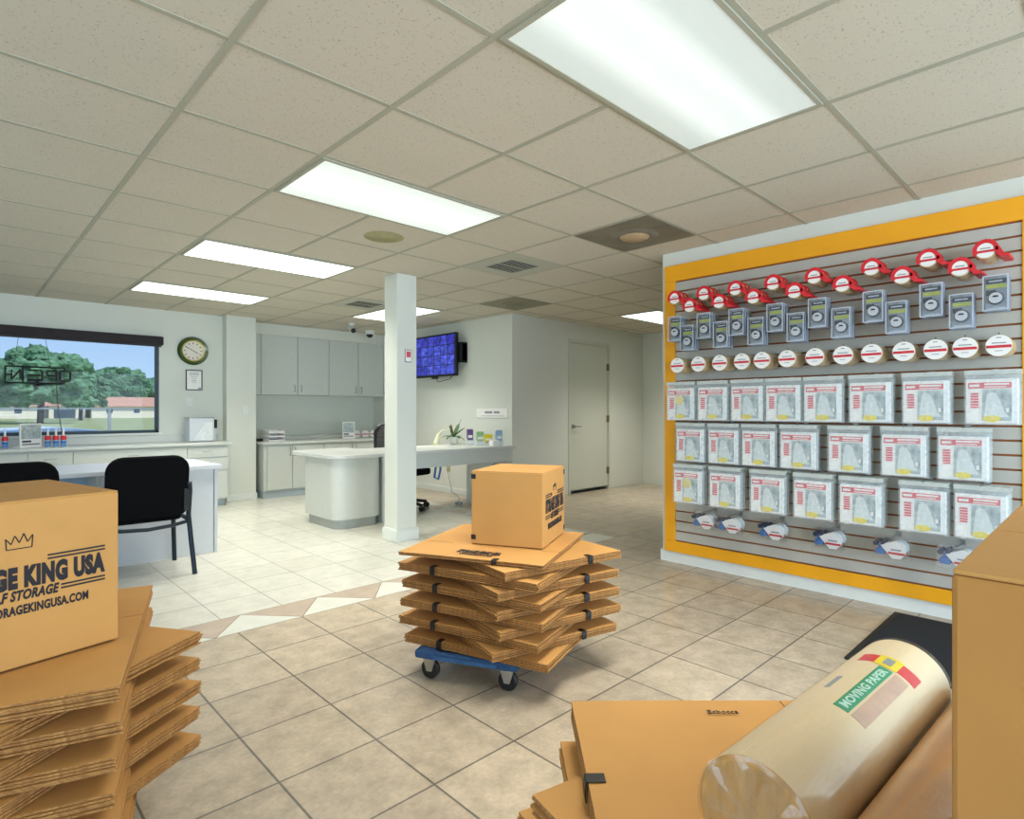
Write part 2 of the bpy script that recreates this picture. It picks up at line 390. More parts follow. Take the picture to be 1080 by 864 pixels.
def wall(name, x0, x1, y0, y1, z0=0, z1=CZ, m='wall'):
    b = MB(); b.box(x0, x1, y0, y1, z0, z1); return struct(b.build(name, M[m]))
WY = 8.1
WX0, WX1, WZ0, WZ1 = -2.2, 1.835, 0.905, 1.99
b = MB()
b.box(X0, WX0, WY, WY+.16, 0, CZ); b.box(WX1, 2.56, WY, WY+.16, 0, CZ)
b.box(WX0, WX1, WY, WY+.16, 0, WZ0); b.box(WX0, WX1, WY, WY+.16, WZ1, CZ)
struct(b.build('wall_left', M['wall']))
wall('wall_pier', 2.56, 2.93, 7.95, 8.75)
wall('wall_alcove', 2.93, 5.12, 8.68, 8.8)
wall('wall_soffit', 2.93, 5.12, 8.35, 8.68, 2.25, CZ)
DY = 5.32
wall('wall_television', 5.12, 5.2, DY+.12, 8.8)
# door wall with opening
DX0, DX1, DZ = 6.25, 7.12, 2.13
b = MB()
b.box(5.12, DX0-.02, DY, DY+.12, 0, CZ); b.box(DX1+.02, X1, DY, DY+.12, 0, CZ); b.box(DX0-.02, DX1+.02, DY, DY+.12, DZ+.02, CZ)
b.box(DX0-.06, DX1+.06, DY+.12, DY+.16, 0, CZ)
struct(b.build('wall_door_side', M['wall']))
wall('wall_far_right', X1, X1+.12, Y0, DY+.12)
# partition that carries the slat wall
wall('wall_right', 4.06, 4.18, Y0, 2.50)
wall('wall_west', X0-.12, X0, 4.4, WY+.16)
# glazed side wall and storefront behind the camera
b = MB(); b.box(X0-.12, X0, Y0, 4.4, 0, .3); b.box(X0-.12, X0, Y0, 4.4, 2.25, CZ); b.box(X0-.12, X0, Y0, -.75, .3, 2.25); b.box(X0-.12, X0, 3.95, 4.4, .3, 2.25)
struct(b.build('wall_side_glazed', M['wall']))
b = MB(); b.box(X0, 4.06, Y0-.12, Y0, 0, .22); b.box(X0, 4.06, Y0-.12, Y0, 2.28, CZ)
b.box(X0-.12, -2.45, Y0-.12, Y0, .22, 2.28); b.box(4.18, X1, Y0-.12, Y0, 0, CZ)
struct(b.build('wall_back', M['wall']))
def glazing(name, pts, axis):
    """aluminium bars and panes; pts = (a0,a1,z0,z1,c,step)"""
    a0, a1, z0, z1, c, st = pts
    f = MB(); nn = round((a1-a0)/st)
    def bx(m_, p0, p1, q0, q1, t):
        if axis == 'x': m_.box(p0, p1, c-t, c+t, q0, q1)
        else: m_.box(c-t, c+t, p0, p1, q0, q1)
    for i in range(nn+1):
        a = a0+(a1-a0)*i/nn; bx(f, a-.025, a+.025, z0, z1, .03)
    bx(f, a0, a1, z0, z0+.05, .03); bx(f, a0, a1, z1-.05, z1, .03)
    r = struct(f.build(name, M['steel']))
    p = MB(); bx(p, a0, a1, z0, z1, .003); p.build('window_pane', M['glass'], r)
glazing('window_2', (-2.45, 4.06, .22, 2.28, Y0-.06, 1.3), 'x')
glazing('window_3', (-.75, 3.95, .3, 2.25, X0-.06, 1.17), 'y')

# baseboards
def bb(name, x0, x1, y0, y1): b = MB(); b.box(x0, x1, y0, y1, 0, .085); return struct(b.build(name, M['trim'], bevel=.004))
b = MB(); b.box(4.046, 4.06, Y0, 2.50, 0, .085); b.box(4.046, 4.194, 2.50, 2.514, 0, .085); struct(b.build('baseboard_right', M['trim'], bevel=.004))
bb('baseboard_television', 5.107, 5.12, DY, 8.68)
bb('baseboard_pier', 2.56, 2.943, 7.937, 7.95)

# column
b = MB(); b.box(2.87, 3.08, 4.46, 4.67, 0, CZ); col = struct(b.build('wall_column', M['wall'], bevel=.006))
b = MB(); b.box(2.855, 3.095, 4.445, 4.685, 0, .10); b.box(2.86, 3.09, 4.45, 4.68, .10, .112); struct(b.build('baseboard_column', M['trim'], bevel=.004))

# door
b = MB(); b.box(DX0+.004, DX1-.004, DY+.008, DY+.05, .05, DZ-.004); d = struct(b.build('door_1', M['door'], bevel=.002))
b = MB(); b.box(DX0-.045, DX0, DY-.012, DY+.1, 0, DZ+.045); b.box(DX1, DX1+.045, DY-.012, DY+.1, 0, DZ+.045); b.box(DX0, DX1, DY-.012, DY+.1, DZ, DZ+.045)
b.build('door_frame', M['door'], d, bevel=.004)
b = MB(); b.cyl((DX0+.07, DY+.008, .95), (DX0+.07, DY-.006, .95), .032, n=20); b.cyl((DX0+.07, DY, .95), (DX0+.07, DY-.05, .95), .011)
b.tube([(DX0+.07, DY-.045, .95), (DX0+.11, DY-.052, .95), (DX0+.19, DY-.045, .948)], .009); b.build('door_handle', M['steel'], d, smooth=True)
for z in (.28, 1.05, 1.82):
    b = MB(); b.cyl((DX1, DY-.014, z-.05), (DX1, DY-.014, z+.05), .009, n=10); b.box(DX1-.03, DX1+.02, DY-.008, DY+.006, z-.05, z+.05); b.build('hinge', M['brass'], d)
b = MB(); b.box(DX0, DX1, DY+.03, DY+.1, 0, .012); b.build('threshold', M['black'], d)

# window_1: frame, pane, blind, sill
b = MB(); t = .035
b.box(WX0, WX1, WY+.03, WY+.08, WZ0, WZ0+t); b.box(WX0, WX1, WY+.03, WY+.08, WZ1-t, WZ1)
b.box(WX1-t, WX1, WY+.03, WY+.08, WZ0, WZ1); b.box(WX0, WX0+t, WY+.03, WY+.08, WZ0, WZ1); b.box(-.24, -.20, WY+.03, WY+.08, WZ0, WZ1)
wn = struct(b.build('window_1', M['winframe'], bevel=.003))
b = MB(); b.box(WX0+.02, WX1-.02, WY+.05, WY+.056, WZ0+.02, WZ1-.02); b.build('window_pane', M['glass'], wn)
b = MB(); b.box(WX0-.03, WX1+.03, WY-.02, WY+.03, WZ0-.025, WZ0); b.build('window_sill', M['trim'], wn, bevel=.003)
b = MB(); b.box(WX0, 1.87, WY-.07, WY-.002, 1.965, 2.07); rb = b.build('roller_blind', M['blind'], bevel=.012)
tag(rb, 'dark brown roller blind rolled up in its cassette above the window', 'blind')
b = MB(); b.box(WX0+.02, 1.85, WY-.045, WY-.035, 1.945, 1.966); b.build('hem_bar', M['black'], rb)

# ------------------------------------------------------------------ ceiling fittings
def lens_mat(name, bright, banded):
    m = bpy.data.materials.new(name); m.use_nodes = True; n = m.node_tree; p = n.nodes['Principled BSDF']
    t = n.nodes.new('ShaderNodeTexCoord'); s = n.nodes.new('ShaderNodeSeparateXYZ'); n.links.new(t.outputs['Object'], s.inputs[0])
    # two tubes glow through the prismatic lens as two soft bands along the fixture
    r = n.nodes.new('ShaderNodeValToRGB'); cr = r.color_ramp
    mr = n.nodes.new('ShaderNodeMapRange'); mr.inputs['From Min'].default_value = -.30; mr.inputs['From Max'].default_value = .30
    n.links.new(s.outputs['Y'], mr.inputs['Value'])
    n.links.new(mr.outputs[0], r.inputs[0])
    lo = banded
    cols = [(0, lo), (.22, lo*1.15), (.36, 1), (.47, .9), (.55, .92), (.66, 1), (.82, lo*1.15), (1, lo)]
    cr.elements[0].position = 0; cr.elements[1].position = 1
    for q, v in cols[1:-1]: cr.elements.new(q)
    for e, (q, v) in zip(cr.elements, cols): e.position = q; v = min(v, 1); e.color = (v*.91, v, v*.94, 1)
    wv = n.nodes.new('ShaderNodeTexChecker'); wv.inputs['Scale'].default_value = 110; wv.inputs[1].default_value = (1, 1, 1, 1); wv.inputs[2].default_value = (.93, .94, .94, 1)
    n.links.new(t.outputs['Object'], wv.inputs['Vector'])
    mx = n.nodes.new('ShaderNodeMixRGB'); mx.blend_type = 'MULTIPLY'; mx.inputs[0].default_value = 1
    n.links.new(r.outputs[0], mx.inputs[1]); n.links.new(wv.outputs[0], mx.inputs[2])
    n.links.new(mx.outputs[0], p.inputs['Emission Color']); p.inputs['Emission Strength'].default_value = bright
    p.inputs['Base Color'].default_value = (.6, .65, .63, 1); p.inputs['Roughness'].default_value = .3
    return m
LENS_A = lens_mat('prismatic_lens_dim', .60, .46)
LENS_C = lens_mat('prismatic_lens_mid', .78, .66)
LENS_B = lens_mat('prismatic_lens_bright', GLOW, .75)
def troffer(cx, cy, along, lens, label, power=1.0):
    r = thing('ceiling_light', label, 'ceiling light', (cx, cy, CZ), 0 if along == 'x' else PI/2, 'fluorescent ceiling lights')
    a, c = P-.012, P/2-.012
    f = MB()
    for s in (-1, 1):
        f.box(-a, a, s*c-(.018 if s > 0 else 0), s*c+(.018 if s < 0 else 0), -.010, .0)
        f.box(s*a-(.018 if s > 0 else 0), s*a+(.018 if s < 0 else 0), -c+.018, c-.018, -.010, .0)
    f.build('frame', M['tbar'], r)
    l = MB(); l.box(-a+.016, a-.016, -c+.016, c-.016, -.007, -.001); l.build('diffuser', lens, r)
    for q in (-.36, .36):
        la = light('lamp', 'AREA', (q, 0, -.013), (0, 0, 0), LAMP*power, (1.0, .98, .91), shape='RECTANGLE', size=.5, size_y=.5)
        la.data.spread = math.radians(104); la.parent = r
    return r
troffer(1.29+P, 2.04-1.5*P, 'x', LENS_A, 'large fluorescent ceiling light nearest the camera, lens pattern visible')
troffer(1.29+P, 2.04+1.5*P, 'x', LENS_C, 'second fluorescent ceiling light in the row of four, before the round vent')
troffer(1.29+P, 2.04+4.5*P, 'x', LENS_B, 'third fluorescent ceiling light in the row of four, glowing white')
troffer(1.29+P, 2.04+7.5*P, 'x', LENS_B, 'farthest fluorescent ceiling light of the row, nearest the window wall')
troffer(3.758+P/2, 5.742+P, 'y', LENS_B, 'fluorescent ceiling light partly hidden behind the white column')
troffer(6.226+P, 3.891+P/2, 'x', LENS_B, 'fluorescent ceiling light cut off by the yellow framed display wall')

def ret_panel(cx, cy, m_, label):
    r = thing('ceiling_vent', label, 'vent', (cx, cy, CZ))
    h = P/2-.012
    b = MB(); b.box(-h, h, -h, h, -.008, 0); b.build('panel', m_, r, bevel=.002)
    b = MB(); b.lathe([(.001, -.012), (.10, -.014), (.125, -.022), (.15, -.014), (.165, -.008)], n=40); b.build('diffuser_ring', m_, r, smooth=True)
    b = MB(); b.lathe([(.001, -.030), (.09, -.028), (.10, -.020), (.10, -.013)], n=36); o = b.build('centre_disc', mat('tan_disc', '#b79d78', .6, var=.06) if m_ is M['vent'] else m_, r, smooth=True)
    return r
ret_panel(3.141+P/2, 2.04+P/2, M['vent'], 'stained grey square air vent with tan round centre, above the display wall end')
ret_panel(4.375+P/2, 4.508+P/2, mat('stained_far_vent', '#827e68', .6, var=.1), 'stained square air vent near the wall corner beside the monitor')
def grille(cx, cy, label):
    r = thing('ceiling_vent', label, 'vent', (cx, cy, CZ))
    h = P/2-.012; q = .165
    b = MB()
    for s in (-1, 1):
        b.box(-h, h, *sorted((s*q, s*h)), -.006, 0); b.box(*sorted((s*q, s*h)), -q, q, -.006, 0)
    b.build('panel', M['vent_light'], r)
    b = MB(); b.box(-q, q, -q, q, -.003, -.001); b.build('backing', M['dark'], r)
    b = MB()
    for i in range(9):
        x = -q + (i+.5)*2*q/9; b.box(x-.003, x+.003, -q, q, -.006, -.0025)
    b.box(-q, q, -.003, .003, -.006, -.0025)
    b.build('louvres', M['vent_light'], r)
grille(3.141+P/2, 3.274+P/2, 'small square ceiling grille with dark louvres beside the big stained vent')
grille(3.141+P/2, 5.742+P/2, 'dark louvred ceiling grille left of the white column')
b = MB(); b.lathe([(.001, -.006), (.055, -.006), (.06, -.003), (.13, -.005), (.14, 0)], n=36); o = b.build('ceiling_speaker', M['stain'], smooth=True)
o.location = (2.215, 3.61, CZ); tag(o, 'round stained ceiling speaker behind the second ceiling light', 'speaker')
# cameras
r = thing('security_camera', 'small white bullet security camera on ceiling left of column', 'camera', (4.08, 7.5, CZ))
b = MB(); b.cyl((0, 0, 0), (0, 0, -.025), .045, n=20); b.cyl((0, 0, -.02), (0, 0, -.06), .014); b.build('mount', M['trim'], r, smooth=True)
b = MB(); b.cyl((.01, .05, -.06), (-.03, -.10, -.115), .036, n=18); b.build('housing', M['trim'], r, smooth=True)
b = MB(); b.cyl((-.03, -.10, -.115), (-.033, -.110, -.119), .034, n=18); b.build('camera_lens', M['black'], r, smooth=True)
r = thing('security_camera', 'white dome security camera with black dome on ceiling before wall cabinets', 'camera', (4.66, 8.0, CZ))
b = MB(); b.lathe([(.07, 0), (.075, -.03), (.06, -.06)], n=24); b.build('mount', M['trim'], r, smooth=True)
b = MB(); b.sphere((0, 0, -.06), .05, n=10); b.build('dome', M['black'], r, smooth=True)
b = MB(); b.box(4.98, 5.02, 8.30, 8.34, 2.2, 2.404); tag(b.build('cable_conduit', M['trim'], bevel=.004), 'white vertical cable trunk in corner left of column above cabinets', 'conduit')
# ------------------------------------------------------------------ back room cabinets
def cab_handle(parent, x, y, z0, z1):
    b = MB(); b.tube([(x, y, z0), (x, y-.03, z0+.012), (x, y-.03, z1-.012), (x, y, z1)], .006); b.build('handle', M['steel'], parent, smooth=True)
UD = [(3.18, 3.675, 'first wall cabinet door pair'), (4.165, 4.66, '')]
lab = ['grey laminate wall cabinet with two doors beside the pier', 'grey laminate wall cabinet with two doors next to the column']
for i, (xa, xm, xb) in enumerate([(3.15, 3.675, 4.165), (4.165, 4.66, 5.118)]):
    r = thing('wall_cabinet', lab[i], 'cabinet', (0, 0, 0), group='grey wall cabinets')
    b = MB(); b.box(xa, xb, 8.37, 8.68, 1.40, 2.25); b.build('body', M['cab'], r)
    for (p, q, hx) in ((xa, xm, xm-.05), (xm, xb, xm+.05)):
        b = MB(); b.box(p+.004, q-.004, 8.35, 8.368, 1.405, 2.245); dd = b.build('door', M['cab'], r, bevel=.002); cab_handle(dd, hx, 8.35, 1.45, 1.55)
b = MB(); b.box(2.932, 3.148, 8.37, 8.40, 1.40, 2.25); tag(b.build('filler_panel', M['cab']), 'narrow grey filler strip between the pier and wall cabinets', 'panel')
CBY = 7.85
r = thing('base_cabinet', 'long grey base cabinet below the alcove countertop', 'cabinet')
b = MB(); b.box(3.0, 5.1, CBY+.02, 8.66, .10, .715); b.build('body', M['cab'], r)
b = MB(); b.box(3.0, 5.1, CBY+.03, 8.6, 0, .10); b.build('toe_kick', M['kick2'], r)
for i, x in enumerate((3.04, 3.38, 3.84, 4.3, 4.76)):
    q = (3.38, 3.84, 4.3, 4.76, 5.1)[i]
    b = MB(); b.box(x+.004, q-.004, CBY, CBY+.018, .11, .70); dd = b.build('door', M['cab'], r, bevel=.002)
    cab_handle(dd, (q-.035) if i % 2 == 0 else (x+.035), CBY, .56, .67)
b = MB(); b.box(2.97, 5.1, 7.82, 8.67, .716, .752); tag(b.build('countertop', M['counter'], bevel=.006), 'grey laminate countertop in the alcove', 'countertop')
b = MB(); b.box(3.35, 5.1, 8.42, 8.67, .753, .80); tag(b.build('counter_ledge', M['counter'], bevel=.004), 'raised grey ledge along the back of the alcove countertop', 'ledge')
# things on that counter
def trays(x, y, z):
    r = thing('paper_tray', 'stack of white paper trays on the alcove countertop', 'tray', (x, y, z))
    for k in range(3):
        b = MB(); z0 = k*.055
        b.box(-.11, .11, -.13, .13, z0, z0+.006); b.box(-.11, -.105, -.13, .13, z0, z0+.045); b.box(.105, .11, -.13, .13, z0, z0+.045); b.box(-.11, .11, .125, .13, z0, z0+.045)
        b.box(-.10, .10, -.128, .12, z0+.007, z0+.022, 0); b.build('tray', M['white_card'], r, bevel=.002)
trays(3.22, 8.1, .753)
b = MB(); b.box(3.0, 3.09, 8.12, 8.22, .753, .79); tag(b.build('desk_stapler', M['black'], bevel=.01), 'small black box at left end of the alcove countertop', 'box')
def picture_stand(x, y, z, wd, ht, rz, label, body):
    r = thing('counter_sign', label, 'sign', (x, y, z), rz, 'counter picture signs')
    b = MB(); b.box(-wd/2, wd/2, -.006, .006, 0, ht); b.prism([(.006, 0), (.10, 0), (.10, .006), (.006, .03)], -wd/2, wd/2, axis='x'); b.build('holder', M['white_card'], r)
    b = MB(); b.box(-wd/2+.012, wd/2-.012, -.009, -.006, ht*.36, ht*.94); b.build('picture', M['photo_print'], r)
    b = MB(); b.box(-wd/2+.02, wd/2-.02, -.009, -.006, ht*.12, ht*.16); b.box(-wd/2+.02, -.0, -.009, -.006, ht*.22, ht*.30); b.build('printed_lines', M['navy'], r)
    return r
picture_stand(4.33, 8.05, .753, .18, .25, -.5, 'white sign with grey picture beside the red tape rolls on alcove countertop', '')

# tape roll on its rim (face towards -Y, local), used on counter and slat wall
def tape_roll_mesh(name, parent=None):
    b = MB()
    b.lathe([(.040, -.024), (.055, -.024), (.055, .024), (.040, .024), (.040, -.024)], n=36, axis='y', c=(0, 0, -.055)); return b.build(name, M['tan_tape'], parent, smooth=True)
def tape_roll(label, group):
    """hangs by its card: local origin = hook point, face to -Y"""
    r = thing('packing_tape_roll', label, 'tape', group=group)
    tape_roll_mesh('tape', r)
    b = MB(); b.lathe([(.001, -.0265), (.0535, -.0265), (.0535, -.0245), (.001, -.0245)], n=36, axis='y', c=(0, 0, -.055)); b.build('round_label', M['white_card'], r)
    b = MB(); b.box(-.050, .050, -.0285, -.0268, -.067, -.053); b.build('red_band', M['red_print'], r)
    b = MB(); b.box(-.028, .028, -.0285, -.0268, -.044, -.039); b.box(-.016, .016, -.0285, -.0268, -.083, -.080); b.box(-.010, .010, -.0285, -.0268, -.017, -.012); b.build('printed_text', M['kick'], r)
    return r
c0 = tape_roll('front red and white tape roll in the row beside the counter picture sign', 'tape rolls on the alcove counter')
c0.location = (4.55, 8.2, .865); c0.rotation_euler = (0, 0, -.5)
for i in range(1, 4):
    dup(c0, (4.55+i*.135, 8.2-.02*i, .865), -.5, ['', 'second red and white tape roll to the right of the counter picture sign', 'third red and white tape roll left of the mesh chair back', 'fourth red and white tape roll seen through the mesh chair back'][i])

# ------------------------------------------------------------------ counter under the window
r = thing('window_counter', 'long grey cabinet run with drawers under the window', 'cabinet')
b = MB(); b.box(-2.4, 2.48, 7.66, 8.09, .09, .755); b.build('body', M['cab'], r)
b = MB(); b.box(-2.4, 2.46, 7.69, 8.05, 0, .09); b.build('toe_kick', M['kick2'], r)
for xa, xb in ((-1.6, -.8), (-.8, .0), (.0, .565), (.565, .935), (.935, 2.02)):
    b = MB(); b.box(xa+.005, xb-.005, 7.64, 7.659, .60, .738); dr = b.build('drawer', M['cab'], r, bevel=.002)
    b = MB(); b.tube([(.5*(xa+xb)-.05, 7.64, .67), (.5*(xa+xb)-.045, 7.615, .67), (.5*(xa+xb)+.045, 7.615, .67), (.5*(xa+xb)+.05, 7.64, .67)], .004); b.build('handle', M['steel'], dr)
    b = MB(); b.box(xa+.005, xb-.005, 7.64, 7.659, .10, .594); b.build('door', M['cab'], r, bevel=.002)
for za, zb in ((.61, .73), (.445, .60)):
    b = MB(); b.box(2.025, 2.475, 7.64, 7.659, za, zb); dr = b.build('drawer', M['cab'], r, bevel=.002)
    b = MB(); b.tube([(2.2, 7.64, zb-.05), (2.205, 7.62, zb-.05), (2.295, 7.62, zb-.05), (2.3, 7.64, zb-.05)], .004); b.build('handle', M['steel'], dr)
b = MB(); b.box(2.025, 2.475, 7.64, 7.659, .10, .435); b.build('door', M['cab'], r, bevel=.002)
b = MB(); b.box(-2.4, 2.52, 7.61, 8.09, .756, .79); b.box(-2.4, 2.5, 8.07, 8.098, .79, .875); tag(b.build('countertop', M['counter'], bevel=.006), 'long grey countertop with backsplash below the window', 'countertop')
# microwave-like white box
r = thing('white_box', 'white box with grey panel standing on window countertop below the clock', 'box', (2.22, 7.88, .791), 0)
b = MB(); b.box(-.14, .14, -.11, .11, .006, .29); b.build('body', M['white_lam'], r, bevel=.008)
b = MB(); b.prism([(-.09, .02), (.12, .02), (.12, .24), (.03, .24)], -.113, -.1105, axis='y'); b.build('front_panel', M['pale'], r)
b = MB(); b.box(-.142, .142, -.112, .112, .288, .298); b.build('lid', M['kick'], r)
b = MB(); b.box(2.40, 2.46, 7.98, 8.03, .95, 1.06); b.box(2.41, 2.45, 7.99, 8.04, .792, .95, 1); tag(b.build('desk_phone', [M['black'], M['pale']], bevel=.008), 'small black handset on grey stand beside white box', 'phone')
# clock + certificate
r = thing('wall_clock', 'round wall clock with dark green rim and gold ring', 'clock', (2.205, 8.099, 1.925))
b = MB(); b.lathe([(.175, 0), (.178, -.02), (.160, -.042), (.135, -.035), (.132, -.02)], n=48, axis='y', cap=False); b.build('rim', M['clock_green'], r, smooth=True)
b = MB(); b.lathe([(.134, -.022), (.134, -.032), (.120, -.028), (.120, -.020)], n=48, axis='y', cap=False); b.build('gold_ring', M['clock_gold'], r, smooth=True)
b = MB(); b.lathe([(.001, -.022), (.122, -.022), (.122, -.016), (.001, -.016)], n=48, axis='y'); b.build('dial', mat('cream_dial', '#e6dfcf', .5, var=.02), r)
b = MB()
for i in range(12):
    a = i*PI/6; b.xf = Matrix.Rotation(a, 4, 'Y'); b.box(-.005, .005, -.0245, -.0225, .085, .105)
b.build('hour_marks', M['ink'], r)
b = MB()
for a, L_ in ((math.radians(-62), .10), (math.radians(118), .065)):
    b.xf = Matrix.Rotation(a, 4, 'Y'); b.box(-.0035, .0035, -.028, -.0255, -.01, L_)
b.build('hands', M['black'], r)
r = thing('framed_certificate', 'framed paper notice on wall below the clock', 'picture', (2.22, 8.099, 1.43))
b = MB()
for q in ((-.095, -.085, 0, .255), (.085, .095, 0, .255), (-.095, .095, 0, .01), (-.095, .095, .245, .255)): b.box(q[0], q[1], -.014, 0, q[2], q[3])
b.build('frame', M['black'], r)
b = MB(); b.box(-.086, .086, -.006, 0, .009, .246); b.build('paper', M['white_card'], r)
b = MB()
for z, w_ in ((.22, .05), (.205, .06), (.19, .055), (.165, .04), (.14, .025), (.12, .03), (.10, .025)): b.box(-w_, w_, -.008, -.006, z, z+.005)
b.box(.05, .08, -.008, -.006, .015, .035); b.build('printed_lines', M['kick'], r)
b = MB(); b.box(2.13, 2.21, 8.093, 8.0995, 1.22, 1.335); tag(b.build('wall_plate', M['trim'], bevel=.003), 'blank white switch plate below the framed notice', 'switch plate')
r = thing('light_switch', 'white light switch on the pier beside the alcove', 'switch', (2.79, 7.9495, 1.12))
b = MB(); b.box(-.035, .035, -.006, 0, 0, .115); b.build('plate', M['trim'], r, bevel=.002)
b = MB(); b.box(-.006, .006, -.014, -.006, .045, .07); b.build('toggle', M['white_card'], r)

# picture sign and small jars on window counter
picture_stand(.60, 7.80, .791, .23, .25, .65, 'white sign with grey picture standing before the window', '')
bt = None
btl = ['red capped blue bottle just right of the window picture sign', 'second red capped bottle right of the window picture sign', 'red capped bottle farthest right from the window picture sign', 'red capped bottle just left of the window picture sign', 'red capped bottle at the left edge of the photo on the countertop']
for i, (x, y) in enumerate(((.735, 7.74), (.80, 7.72), (.86, 7.70), (.40, 7.80), (.33, 7.82))):
    if bt is None:
        bt = thing('glue_bottle', btl[0], 'bottle', (x, y, .791), 0, 'small bottles on the window countertop')
        b = MB(); b.lathe([(.022, 0), (.025, .004), (.025, .075), (.018, .085)], n=18); b.build('bottle_body', M['lblue'], bt, smooth=True)
        b = MB(); b.lathe([(.0255, .035), (.0255, .065)], n=18); b.box(-.02, .02, -.0262, -.0255, .012, .03); b.build('bottle_label', M['bluepl'], bt)
        b = MB(); b.lathe([(.026, .075), (.026, .115), (.022, .12)], n=18); b.build('cap', M['red'], bt, smooth=True)
        b = MB(); b.lathe([(.010, .12), (.009, .19), (.006, .195)], n=12); b.build('nozzle', M['white_card'], bt, smooth=True)
    else: dup(bt, (x, y, .791), None, btl[i])

# OPEN sign hanging in the window, seen from behind
r = thing('open_sign', 'unlit OPEN tube sign hanging in the window, seen from behind', 'sign', (.68, 7.97, 1.55))
b = MB()
def bar(x0, z0, x1, z1, rr=.009): b.cyl((x0, 0, z0), (x1, 0, z1), rr, n=8)
Wd, Hh = .27, .085
# outer frame (rounded end on the right)
for s in (-1, 1): bar(-Wd, s*Hh, Wd-.05, s*Hh)
bar(-Wd, -Hh, -Wd, Hh); bar(-Wd, 0, -Wd+.05, 0)
bar(-.13, -Hh, -.13, Hh)
for s in (-1, 1): bar(Wd-.05, s*Hh, Wd-.05, s*.058)
b.build('outline_tubes', M['black'], r)
b = MB()
# mirrored letters: O on the right, N on the left
bar(.185, -.055, .265, -.055); bar(.185, .055, .265, .055); bar(.18, -.048, .18, .048, .012); bar(.27, -.048, .27, .048, .012)
bar(.15, -.05, .15, .05); bar(.07, .05, .15, .05); bar(.07, 0, .15, 0); bar(.07, 0, .07, .05)
bar(.03, -.05, .03, .05); 
for z in (-.05, 0, .05): bar(-.09, z, .03, z)
bar(-.15, -.05, -.15, .05); bar(-.22, -.05, -.22, .05); bar(-.15, .05, -.22, -.05)
b.build('letter_tubes', M['black'], r)
b = MB(); b.cyl((-.20, .0, Hh), (-.16, .061, .413), .002, n=6); b.cyl((.10, 0, Hh), (.06, .061, .413), .002, n=6); b.build('hanging_wire', M['black'], r)
b = MB(); b.tube([(.15, 0, -Hh), (.155, 0, -.2), (.17, .01, -.4), (.2, .02, -.62)], .004, n=6); b.build('power_cord', M['black'], r)

# ------------------------------------------------------------------ outside
GZ = -.45
b = MB(); b.box(-150, 250, 8.4, 330, GZ-.2, GZ); struct(b.build('ground_1', M['lawn'])); bpy.data.objects['ground_1'].name = 'trim_ground'
b = MB(); b.box(-60, 120, 8.5, 17, GZ, GZ+.01); struct(b.build('trim_parking', M['asphalt']))
def house(x0, x1, y0, label, win, roofm='roof'):
    r = thing('house', label, 'house', (0, 0, GZ))
    b = MB(); b.box(x0, x1, y0, y0+8, 0, 2.5); b.build('wall', M['stucco'], r)
    b = MB(); b.prism([(y0-.7, 2.45), (y0+8.7, 2.45), (y0+8.7, 2.55), (y0+4, 4.6), (y0-.7, 2.55)], x0-.5, x1+.5, axis='x'); b.build('roof', M[roofm], r)
    for x in win:
        b = MB(); b.box(x, x+1.3, y0-.04, y0, 1.0, 2.0); f = b.build('window', M['trim'], r)
        b = MB(); b.box(x+.08, x+1.22, y0-.06, y0-.04, 1.08, 1.92); b.build('pane', M['carglass'], f)
    return r
house(21.5, 60.0, 150, 'single storey pale house with long terracotta roof, right part of window', [24, 29, 34, 40])
house(-9, 13.5, 150, 'single storey pale house with terracotta roof at the left edge of the window', [-6, 4, 9])
r = thing('shed', 'low white garage behind the tree trunks', 'shed', (0, 0, GZ)); b = MB(); b.box(14.6, 20.6, 152, 160, 0, 2.6); b.build('wall', M['stucco'], r)
b = MB(); b.prism([(151.4, 2.6), (160.6, 2.6), (156, 4.0)], 14.2, 21.0, axis='x'); b.build('roof', M['roof'], r)
b = MB(); b.box(15.4, 19, 151.9, 152, 0, 2.0); b.build('garage_door', M['carglass'], r)
def tree(x, y, h, rad, label, seed):
    rnd = random.Random(seed)
    r = thing('tree', label, 'tree', (x, y, GZ), 0, 'trees outside the window')
    b = MB(); b.tube([(0, 0, 0), (.1, 0, h*.25), (-.1, .1, h*.55)], h*.035, n=10)
    for k in range(4):
        a = rnd.uniform(0, 6.28); b.tube([(0, 0, h*.3), (math.cos(a)*rad*.4, math.sin(a)*rad*.4, h*.55)], h*.015, n=7)
    b.build('trunk', M['bark'], r)
    bm = bmesh.new()
    for k in range(90):
        a = rnd.uniform(0, 6.28); q = rad*math.sqrt(rnd.random())*.9; zz = h*(.30+.64*rnd.random()**.8*(1-.45*(q/rad)**2))
        s = rad*rnd.uniform(.13, .26)
        ret = bmesh.ops.create_icosphere(bm, subdivisions=3, radius=s)
        off = Vector((math.cos(a)*q, math.sin(a)*q, zz))
        for v in ret['verts']:
            n_ = noise.noise(v.co*(1.6/s)+off)*.5 + noise.noise(v.co*(4.5/s)+off)*.4
            v.co = Vector((v.co.x, v.co.y, v.co.z*.8))*(1+n_) + off
    me = bpy.data.meshes.new('crown'); bm.to_mesh(me); bm.free(); me.materials.append(M['foliage'])
    o = bpy.data.objects.new('crown', me); COL.objects.link(o); o.parent = r
tree(8.0, 92, 10.2, 4.9, 'large green tree left of centre of the window view', 3)
tree(15.4, 118, 8.8, 3.9, 'dense round green tree right of the biggest tree', 5)
tree(3.6, 108, 8.4, 5.0, 'dark green tree at the left edge of the window view', 9)
tree(30.0, 172, 13.4, 6.0, 'smaller green tree above the long terracotta roof', 12)
tree(42.5, 180, 11.0, 6.5, 'low green tree at the right edge of the window view', 15)
r = thing('fence', 'thin metal fence rail with posts across the lawn', 'fence', (0, 0, GZ))
